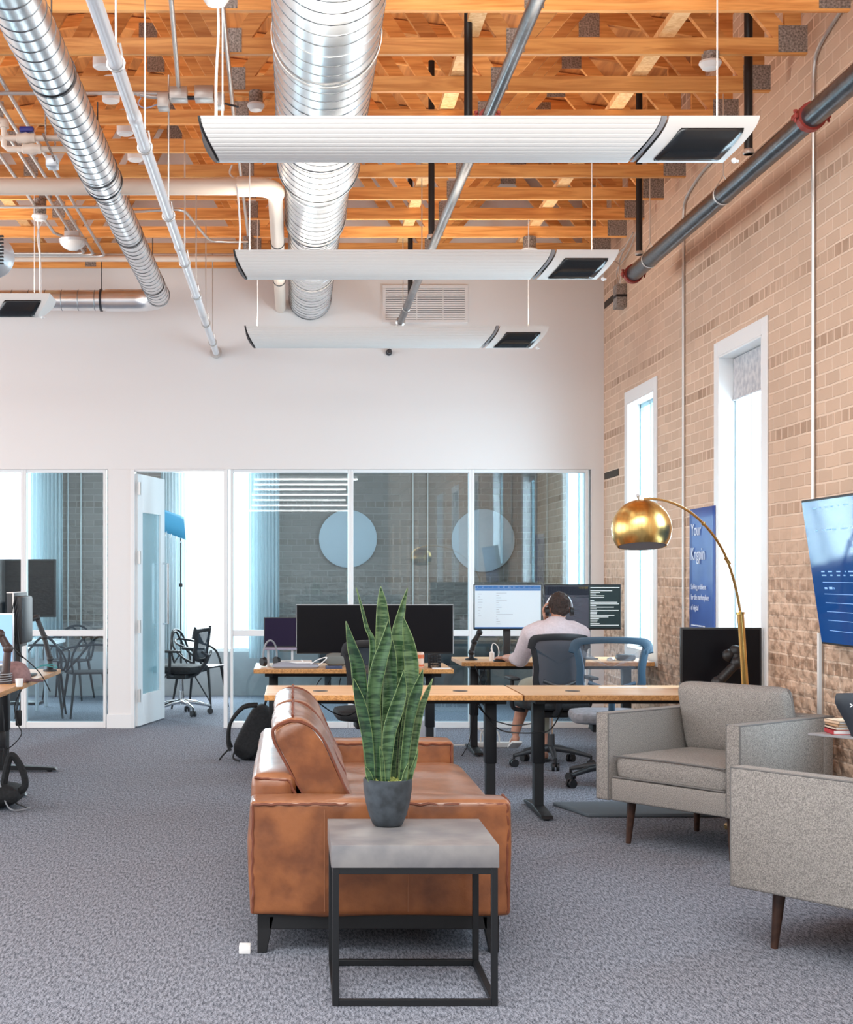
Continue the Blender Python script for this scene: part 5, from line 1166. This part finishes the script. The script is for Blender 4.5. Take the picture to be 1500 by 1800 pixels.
leaf([(700, 705, 2), (645, 840, 38), (605, 960, 48), (565, 1180, 50), (520, BY, 40)], .0, .03, -.2)
leaf([(440, 380, 3), (480, 600, 70), (495, 900, 80), (470, 1200, 70), (460, BY, 50)], .05, .06, .1)
leaf([(595, 1215, 2), (568, 1320, 24), (545, 1380, 30), (530, BY, 28)], -.02, -.02, .2)
leaf([(215, 1340, 2), (235, 1385, 34), (262, BY, 40)], -.05, -.05, 0)
leaf([(527, 1310, 2), (505, 1380, 30), (490, BY, 34)], -.06, -.06, 0)
leaf([(320, 1190, 2), (335, 1290, 26), (345, BY, 26)], -.055, -.06, 0)

# ------------------------------------------------------------------ armchairs
def armchair(label, P0, sdir, W_, D_, first=None):
    # P0: front left corner; sdir: unit vector along the front to the chair's other front corner; depth to its left-hand normal
    s_ = Vector((*sdir, 0)).normalized(); dvec = Vector((-s_.y, s_.x, 0)); c = Vector((*P0, 0)) + s_ * W_ / 2 + dvec * D_ / 2
    rz = math.atan2(s_.y, s_.x)
    t = thing('armchair', label, 'armchair', (c.x, c.y, 0), rz, 'grey tweed armchairs')
    w, d_ = W_ / 2, D_ / 2; zb, za_ = .235, .70; aw = .085
    def fb(name, lo, hi, bev=.012, piping=()):
        b = B(); b.box(lo, hi, bev=bev, seg=3); o = b.out(name, FABRIC, t, local=True, smooth=50)
        if piping:
            b = B()
            for p in piping: b.tube(p, .0045, 6)
            b.out('piping', FSEAM, o, local=True)
        return o
    for s in (-1, 1):
        xi, xo = s * (w - aw), s * w; lo = (min(xi, xo), -d_, zb); hi = (max(xi, xo), d_ - .09, za_); g = .004
        pp = [[(lo[0] + g, -d_ + g, zb + g), (lo[0] + g, -d_ + g, za_ - g), (hi[0] - g, -d_ + g, za_ - g), (hi[0] - g, -d_ + g, zb + g)], [(xo - s * g, -d_ + g, za_ - g), (xo - s * g, d_, za_ - g)], [(xi + s * g, -d_ + g, za_ - g), (xi + s * g, d_ - .09, za_ - g)]]
        fb('armrest', lo, hi, piping=pp)
    fb('back_panel', (-w, d_ - .10, zb), (w, d_, za_), piping=[[(-w + .004, d_ - .004, za_ - .004), (w - .004, d_ - .004, za_ - .004)]])
    fb('seat_frame', (-w + aw, -d_ + .015, zb), (w - aw, d_ - .09, .355))
    cw = W_ - 2 * aw - .012; cd = D_ - .13
    b = B(); b.cushion((cw, cd, .135), Matrix.Translation((0, -d_ + .02 + cd / 2, .418)), .15, 10, amp=.014, pw=8); o = b.out('seat_cushion', FABRIC, t, local=True, mods=(('SUBSURF', dict(levels=1, render_levels=1)),))
    b = B()
    for zz in (.362, .474): b.tube([(-cw / 2 + .01, -d_ + .022, zz), (0, -d_ + .018, zz + .004 * (1 if zz < .4 else 1.5)), (cw / 2 - .01, -d_ + .022, zz)], .005, 6)
    b.out('piping', FSEAM, o, local=True)
    Mx = Matrix.Translation((0, d_ - .20, .655)) @ Matrix.Rotation(R(-76), 4, 'X')
    b = B(); b.cushion((cw - .02, .40, .17), Mx, .45, 10, amp=.02, pw=4); o = b.out('back_cushion', FABRIC, t, local=True, mods=(('SUBSURF', dict(levels=1, render_levels=1)),))
    b = B(); g = (cw - .02) / 2 * .985; b.tube([Mx @ Vector(v) for v in ((-g, -.19, 0), (-g, .19, 0), (-g + .01, .197, 0), (g - .01, .197, 0), (g, .19, 0), (g, -.19, 0))], .0055, 6); b.out('piping', FSEAM, o, local=True)
    for sx in (-1, 1):
        for sy in (-1, 1): b = B(); b.cyl((sx * (w - .14), sy * (d_ - .13), zb + .01), (sx * (w - .125), sy * (d_ - .115), 0), .026, .014, 18); b.out('leg', DWOOD, t, local=True)
    return t
armchair('grey tweed armchair facing left, its seat cushion in full view', (1.63, 7.80), (.62, -.785), .90, .83)
# nearer one: seen from its outer left arm
fdir = Vector((-.61, .79)); cornerFL = Vector((1.69, 5.60)); sd = Vector((.785, .62))
# front edge runs from front-left corner along sd; depth goes away from fdir
D2 = .74; W2 = .97
cc = Vector((*cornerFL, 0)) + Vector((*sd, 0)) * W2 / 2 - Vector((*fdir, 0)).normalized() * D2 / 2
t2 = armchair('nearer grey tweed armchair seen from its outer arm, cut by the right edge', (0, 0), (1, 0), W2, D2)
# its local front is -Y; turn local -Y onto fdir
t2.location = (cc.x, cc.y, 0); t2.rotation_euler = (0, 0, math.atan2(fdir.y, fdir.x) + PI / 2)

# ------------------------------------------------------------------ arc lamp
t = thing('arc_floor_lamp', 'brass arc floor lamp with round shade hanging over the armchair', 'floor lamp', (2.58, 8.22, 0))
b = B(); b.lathe([(.13, 0), (.13, .02), (.03, .03), (.02, .05)], (2.58, 8.22, 0), 32); b.out('lamp_base', BRASS, t)
b = B(); p1 = P(1302, 1077, 8.15); b.tube([(2.58, 8.22, .04), P(1312, 1230, 8.2), p1], .019, 20)
b.cyl(p1 - Vector((0, 0, .01)), p1 + Vector((-.001, 0, .004)), .023, n=20); b.out('lamp_pole', BRASS, t)
pts = [p1, P(1293, 1030, 8.12), P(1276, 978, 8.05), P(1252, 938, 7.95), P(1220, 905, 7.82), P(1185, 885, 7.66), P(1150, 877, 7.5), P(1124, 879, 7.38)]
b = B(); b.tube(arc(pts, 6), .0075, 10); q = arc(pts, 6)[21]; b.ball(q, .012, seg=12); q = arc(pts, 6)[11]; b.cyl(q - Vector((0.012, 0, -.02)), q + Vector((.012, 0, -.02)), .011, n=12); b.out('lamp_arm', BRASS, t)
sc = P(1128, 930, 7.35); r = .151; b = B(); prof = []
for k in range(25): a = R(180 - k * (180 - 38) / 24 * 1.0); prof.append((r * math.sin(a) if k else .012, -r * math.cos(a) * 1.0))
prof = [(r * math.sin(R(a)), r * math.cos(R(a))) for a in [4 + k * (126 - 4) / 24 for k in range(25)]]; inner = [(x * .975, z * .975) for x, z in reversed(prof)]
TL = Matrix.Translation(sc) @ Matrix.Rotation(R(-9), 4, 'X') @ Matrix.Translation(-sc)
b.lathe(prof + inner, sc, 56, cap=False); bmesh.ops.transform(b.bm, matrix=TL, verts=b.bm.verts[:]); b.out('lamp_shade', BRASS, t, smooth=60)
b = B(); b.lathe([(.001, 0), (.115, .0), (.117, .012)], (sc.x, sc.y, sc.z - r * .585), 32); bmesh.ops.transform(b.bm, matrix=TL, verts=b.bm.verts[:]); b.out('shade_diffuser', mat('grey_diffuser', (.20, .21, .24), .6), t)
b = B(); b.cyl(sc + Vector((0, 0, r * .98)), sc + Vector((0, 0, r + .02)), .012, n=14); b.cyl(sc + Vector((-.02, 0, r + .022)), P(1126, 879, 7.38), .009, n=10); b.out('shade_fitting', SILVER, t)

# ------------------------------------------------------------------ right edge small table, books, pack
t = thing('corner_table', 'thin grey tabletop with a pointed corner by the brick wall', 'side table', (2.75, 6.8, 0))
zt2 = .685
b = B(); b.prism([(2.46, 6.93, zt2 - .012), (2.62, 6.72, zt2 - .012), (2.90, 6.72, zt2 - .012), (2.90, 7.04, zt2 - .012)], (0, 0, .012)); b.out('table_top', mat('grey_laminate', (.30, .29, .30), .35), t, bev=.002)
b = B(); b.cyl((2.80, 6.84, .012), (2.80, 6.84, zt2 - .012), .018, n=14); b.lathe([(.12, 0), (.12, .01), (.03, .014)], (2.79, 6.84, 0), 24); b.out('table_leg', BMETAL, t)
books = [('red book at the bottom of the stack on the corner table', (.48, .02, .03), .022, .0), ('cream book above the red one on the corner table', (.70, .55, .42), .014, .006), ('tan book in the middle of the corner table stack', (.55, .32, .18), .013, .012), ('pale tan book on top of the corner table stack', (.72, .50, .34), .015, .01)]
zz = zt2 + .0005
for i, (lb, col, th, off) in enumerate(books):
    tb = thing('book', lb, 'book', (2.605, 6.90, zz), R(4 * (i - 1)), 'books stacked on the corner table')
    b = B(); x0, x1 = -.055 + off, .055 + off; b.box((x0, -.07, 0), (x1, .07, .003)); b.box((x0, -.07, th - .003), (x1, .07, th - .0003)); b.box((x0, -.07, 0), (x0 + .004, .07, th - .0003)); b.out('book_cover', mat('book_cover_%d' % i, col, .5), tb, local=True)
    b = B(); b.box((x0 + .004, -.067, .003), (x1 - .004, .067, th - .003)); b.out('book_pages', PAPER, tb, local=True, smooth=0); zz += th
t = thing('dark_backpack', 'dark rounded bag with a small white mark at the right edge', 'bag', (2.80, 6.72, zt2))
b = B(); prof = [(.0, .0), (.115, .0), (.14, .06), (.13, .14), (.09, .19), (.04, .21), (.0, .215)]
rings = []
b = B()
for k in range(11):
    f = k / 10; z_ = zt2 + .001 + .20 * f; w_ = (.15 + .02 * math.sin(f * PI)) * (1 - max(0, f - .7) ** 2 * 3); cxx = 2.755 - .11 * (f ** 2)
    rings.append(b.ring(Vector((cxx, 6.765, z_)), Vector((1, 0, 0)), Vector((0, 1, 0)), .042 * (1 - .5 * f ** 4), 20, w_))
b.loft(rings); b.out('bag_shell', mat('navy_black_shell', (.028, .034, .045), .5), t)
b = B(); c = P(1497, 1240, 6.718); b.beam(c + Vector((-.006, 0, .008)), c + Vector((.006, 0, 0)), .002, .004); b.beam(c + Vector((-.006, 0, -.008)), c + Vector((.006, 0, 0)), .002, .004); b.out('white_mark', PAPER, t)

# ------------------------------------------------------------------ backpack by sofa
bx, by = P(432, 0, 11.3).x, 11.3
t = thing('black_backpack', 'black backpack with looped straps leaning on the carpet behind the sofa', 'backpack', (bx, by, 0))
Mx = Matrix.Translation((bx + .06, by, .215)) @ Matrix.Rotation(R(28), 4, 'Y')
b = B(); b.cushion((.19, .30, .46), Mx, .35, 8, amp=.02, pw=3); b.cushion((.10, .24, .24), Mx @ Matrix.Translation((.10, 0, -.08)), .35, 6, amp=.0, pw=3); b.out('bag_body', CLOTHB, t, mods=(('SUBSURF', dict(levels=1, render_levels=1)),))
for s in (-1, 1):
    b = B(); b.tube(arc([Mx @ Vector(v) for v in ((-.07, s * .08, .20), (-.16, s * .09, .13), (-.19, s * .10, -.02), (-.14, s * .11, -.15), (-.09, s * .12, -.20))], 6), .013, 8); b.out('shoulder_strap', CLOTHB, t)
b = B(); b.tube(arc([Mx @ Vector(v) for v in ((-.02, -.03, .22), (-.03, -.03, .28), (-.03, .03, .28), (-.02, .03, .22))], 5), .009, 8); b.out('grab_handle', CLOTHB, t)
b = B(); b.tube(arc([(bx - .12, by - .12, .10), (bx - .17, by - .13, .05), (bx - .20, by - .14, .012)], 5), .007, 6); b.tube(arc([(bx - .08, by - .14, .08), (bx - .09, by - .16, .03), (bx - .04, by - .2, .012)], 5), .007, 6); b.out('strap_end', CLOTHB, t)

# ------------------------------------------------------------------ meeting room contents
def shell_chair(label, X, Y, rz, m=BLACK, first=None):
    if first is not None:
        c = copy_tree(first); c.location = (X, Y, 0); c.rotation_euler = (0, 0, rz); c['label'] = label; return c
    t = thing('loop_back_chair', label, 'chair', (X, Y, 0), rz, 'black loop back plastic chairs')
    b = B(); b.cushion((.46, .44, .03), Matrix.Translation((0, 0, .45)), .3, 6, pw=4); b.out('seat', m, t, local=True, mods=(('SUBSURF', dict(levels=1, render_levels=1)),))
    for sx in (-1, 1):
        for sy in (-1, 1): b = B(); b.cyl((sx * .18, sy * .17, .445), (sx * .235, sy * .23, 0), .017, .010, 10); b.out('leg', m, t, local=True)
    loops = [[(-.25, .14, .46), (-.28, .05, .62), (-.26, -.16, .70), (0, -.27, .74), (.26, -.16, .70), (.28, .05, .62), (.25, .14, .46)],
             [(-.20, -.20, .45), (-.22, -.24, .62), (-.12, -.28, .80), (0, -.30, .84), (.12, -.28, .80), (.22, -.24, .62), (.20, -.20, .45)],
             [(-.24, -.02, .46), (-.16, -.22, .60), (.04, -.27, .82), (.20, -.24, .70), (.26, -.10, .56), (.22, .1, .46)]]
    for l in loops: b = B(); b.tube(arc(l, 6), .012, 8); b.out('back_loop', m, t, local=True)
    return t
c1 = shell_chair('black loop back chair behind the left glazing, right one', P(160, 0, 14.9).x, 14.75, R(20))
shell_chair('black loop back chair behind the left glazing, left one', P(75, 0, 14.8).x, 14.7, R(5), first=c1)
shell_chair('black loop back chair beside the swivel chair in the meeting room', P(352, 0, 15.7).x, 15.7, R(-110), first=c1)
shell_chair('black loop back chair nearest the left photo edge in the meeting room', P(118, 0, 16).x - .1, 16.75, R(170), first=c1)
office_chair('chrome based swivel chair seen through the open door', P(318, 0, 14.9).x, 14.95, R(70), arms=True, basem=CHROME, back_w=.42, back_h=.34, back_z=.55, star=R(-60))
# meeting table white
t = thing('meeting_table', 'white topped meeting table behind the left glazing', 'table', (-3.2, 15.6, 0))
b = B(); b.box((-4.6, 15.2, .70), (-2.50, 15.95, .735), bev=.005); b.out('table_top', TRIM, t)
for x in (-4.4, -2.7):
    for y in (15.3, 15.85): b = B(); b.cyl((x, y, 0), (x, y, .70), .02, n=10); b.out('leg', SILVER, t)
t = thing('meeting_room_television', 'dark television standing behind the left glazing', 'television', (-3.1, 15.9, 0))
a = P(-60, 1085, 16.0); c = P(98, 983, 16.0)
b = B(); b.box((a.x, 16.0, a.z), (c.x, 16.05, c.z), bev=.005); b.out('tv_casing', BLACK, t)
b = B(); b.box((a.x + .02, 15.996, a.z + .02), (c.x - .02, 16.0, c.z - .02)); b.out('tv_screen', SCR_OFF, t, smooth=0)
b = B(); b.box((-3.13, 16.05, .04), (-3.05, 16.1, 1.2)); b.box((-3.4, 15.99, 0), (-2.8, 16.3, .03)); b.out('tv_stand', BMETAL, t)
# tripod with blue panel
a = P(318, 1108, 16.5)
t = thing('tripod_stand', 'thin black stand behind the open door', 'stand', (a.x, 16.5, 0))
b = B(); b.cyl((a.x, 16.5, .25), (a.x, 16.5, 1.98), .009, n=8); b.box((a.x - .02, 16.485, 1.30), (a.x + .02, 16.515, 1.34)); b.out('stand_pole', BLACK, t)
for k in range(3): q = R(90 + 120 * k); b = B(); b.cyl((a.x, 16.5, .55), (a.x + .4 * math.cos(q), 16.5 + .4 * math.sin(q), .008), .008, n=8); b.out('leg', BLACK, t)
t = thing('blue_clip_panel', 'curled light blue sheet with white clips hung on the thin stand', 'panel', (a.x - .1, 16.45, 1.6))
b = B(); rows = []; d_ = 16.46
for k in range(9):
    f = k / 8; row = []
    for j in range(7):
        g = j / 6; p = P(285 + 4 * f + 38 * g, 895 + 40 * f + 14 * g, d_ - .10 * math.sin(f * PI * .8)); row.append(b.bm.verts.new(p))
    rows.append(row)
for k in range(8):
    for j in range(6): b.bm.faces.new((rows[k][j], rows[k][j + 1], rows[k + 1][j + 1], rows[k + 1][j]))
b.out('blue_sheet', mat('sky_blue_sheet', (.08, .38, .62), .5), t, mods=(('SOLIDIFY', dict(thickness=.004)),))
for j in range(4): p = P(293 + j * 9, 934 + j * 4, 16.38); b = B(); b.beam(p, p + Vector((-.015, 0, -.05)), .01, .008); b.out('white_clip', PAPER, t)
# curtains
def curtain(x0, x1, label, y=YF - .15):
    b = B(); n = 60; rows = [[], []]
    for k in range(n + 1):
        x = x0 + (x1 - x0) * k / n; yy = y + .03 * math.sin(k * .9)
        rows[0].append(b.bm.verts.new((x, yy, .45))); rows[1].append(b.bm.verts.new((x, yy, 3.05)))
    for k in range(n): b.bm.faces.new((rows[0][k], rows[0][k + 1], rows[1][k + 1], rows[1][k]))
    tag(b.out('sheer_curtain', CURTAIN, mods=(('SOLIDIFY', dict(thickness=.003)),)), label, 'curtain', 'sheer pale curtains')
curtain(-1.56, -1.25, 'pale sheer curtain gathered left of the bright meeting room window')
curtain(-.52, -.16, 'pale sheer curtain gathered right of the bright meeting room window')
curtain(-3.1, -2.72, 'pale sheer curtain by the far left meeting room window')
# round wall discs
for x, y, rr_, lb in ((612, 947, .345, 'large pale round wall disc, the left one behind the glass'), (850, 950, .375, 'large pale round wall disc, the right one behind the glass')):
    c = P(x, y, YF - .05); b = B(); b.lathe([(rr_ - .01, -.02), (rr_, -.012), (rr_, .02)], (c.x, YF - .025, c.z), 64, 0, 'Y'); tag(b.out('round_wall_disc', mat('pale_grey_disc', (.62, .66, .70), .6)), lb, 'wall disc', 'round wall discs')
for x, lb in ((752, 'thin vertical conduit on the far meeting room wall between the discs'), (726, 'second thin vertical conduit on the far meeting room wall, left of its twin'), (120, 'thin vertical conduit on the far wall behind the left glazing'), (143, 'second thin vertical conduit behind the left glazing, right of its twin')):
    c = P(x, 0, YF); b = B(); b.cyl((c.x, YF - .02, .55), (c.x, YF - .02, 3.05), .010, n=8); tag(b.out('far_conduit', CONDUIT), lb, 'conduit', 'thin conduits on the far wall')
# shelf and low desk shapes seen through glazing
t = thing('meeting_bench', 'low dark bench against the far meeting room wall', 'bench', (1.2, 16.6, 0))
b = B(); b.box((.3, 16.3, .42), (2.3, 16.9, .74), bev=.01); b.out('bench_top', DGREY, t)
for x in (.4, 2.2):
    for y in (16.38, 16.82): b = B(); b.box((x - .03, y - .03, 0), (x + .03, y + .03, .42)); b.out('leg', BMETAL, t)
# linear pendant lights in the hall behind the camera (seen mirrored in the glass)
LED = mat('led_tube', (1, .98, .95), .5, emit=9)
first = None
for i, (yy, x0, x1) in enumerate(((-.8, -.75, 1.25), (-2.4, -.8, 1.2), (-4.2, -.85, 1.15), (-6.2, -.95, 1.35), (-8.6, -1.0, 1.3), (-11.4, -1.1, 1.5), (-14.6, -1.3, 1.6))):
    t = thing('linear_pendant_light', ['nearest', 'second', 'third', 'fourth', 'fifth', 'sixth', 'farthest'][i] + ' of the long strip lights mirrored as white lines in the glass', 'strip light', ((x0 + x1) / 2, yy, 3.3), 0, 'long strip lights over the hall')
    l = (x1 - x0) / 2; b = B(); b.box((-l, -.03, 0), (l, .03, .05)); b.out('light_housing', TRIM, t, local=True)
    b = B(); b.box((-l, -.025, -.03), (l, .025, 0), bev=.005); b.out('light_tube', LED, t, local=True)
    for s in (-1, 1): b = B(); b.cyl((s * l * .8, 0, .05), (s * l * .8, 0, 1.7), .003, n=6); b.out('suspension_wire', CONDUIT, t, local=True)
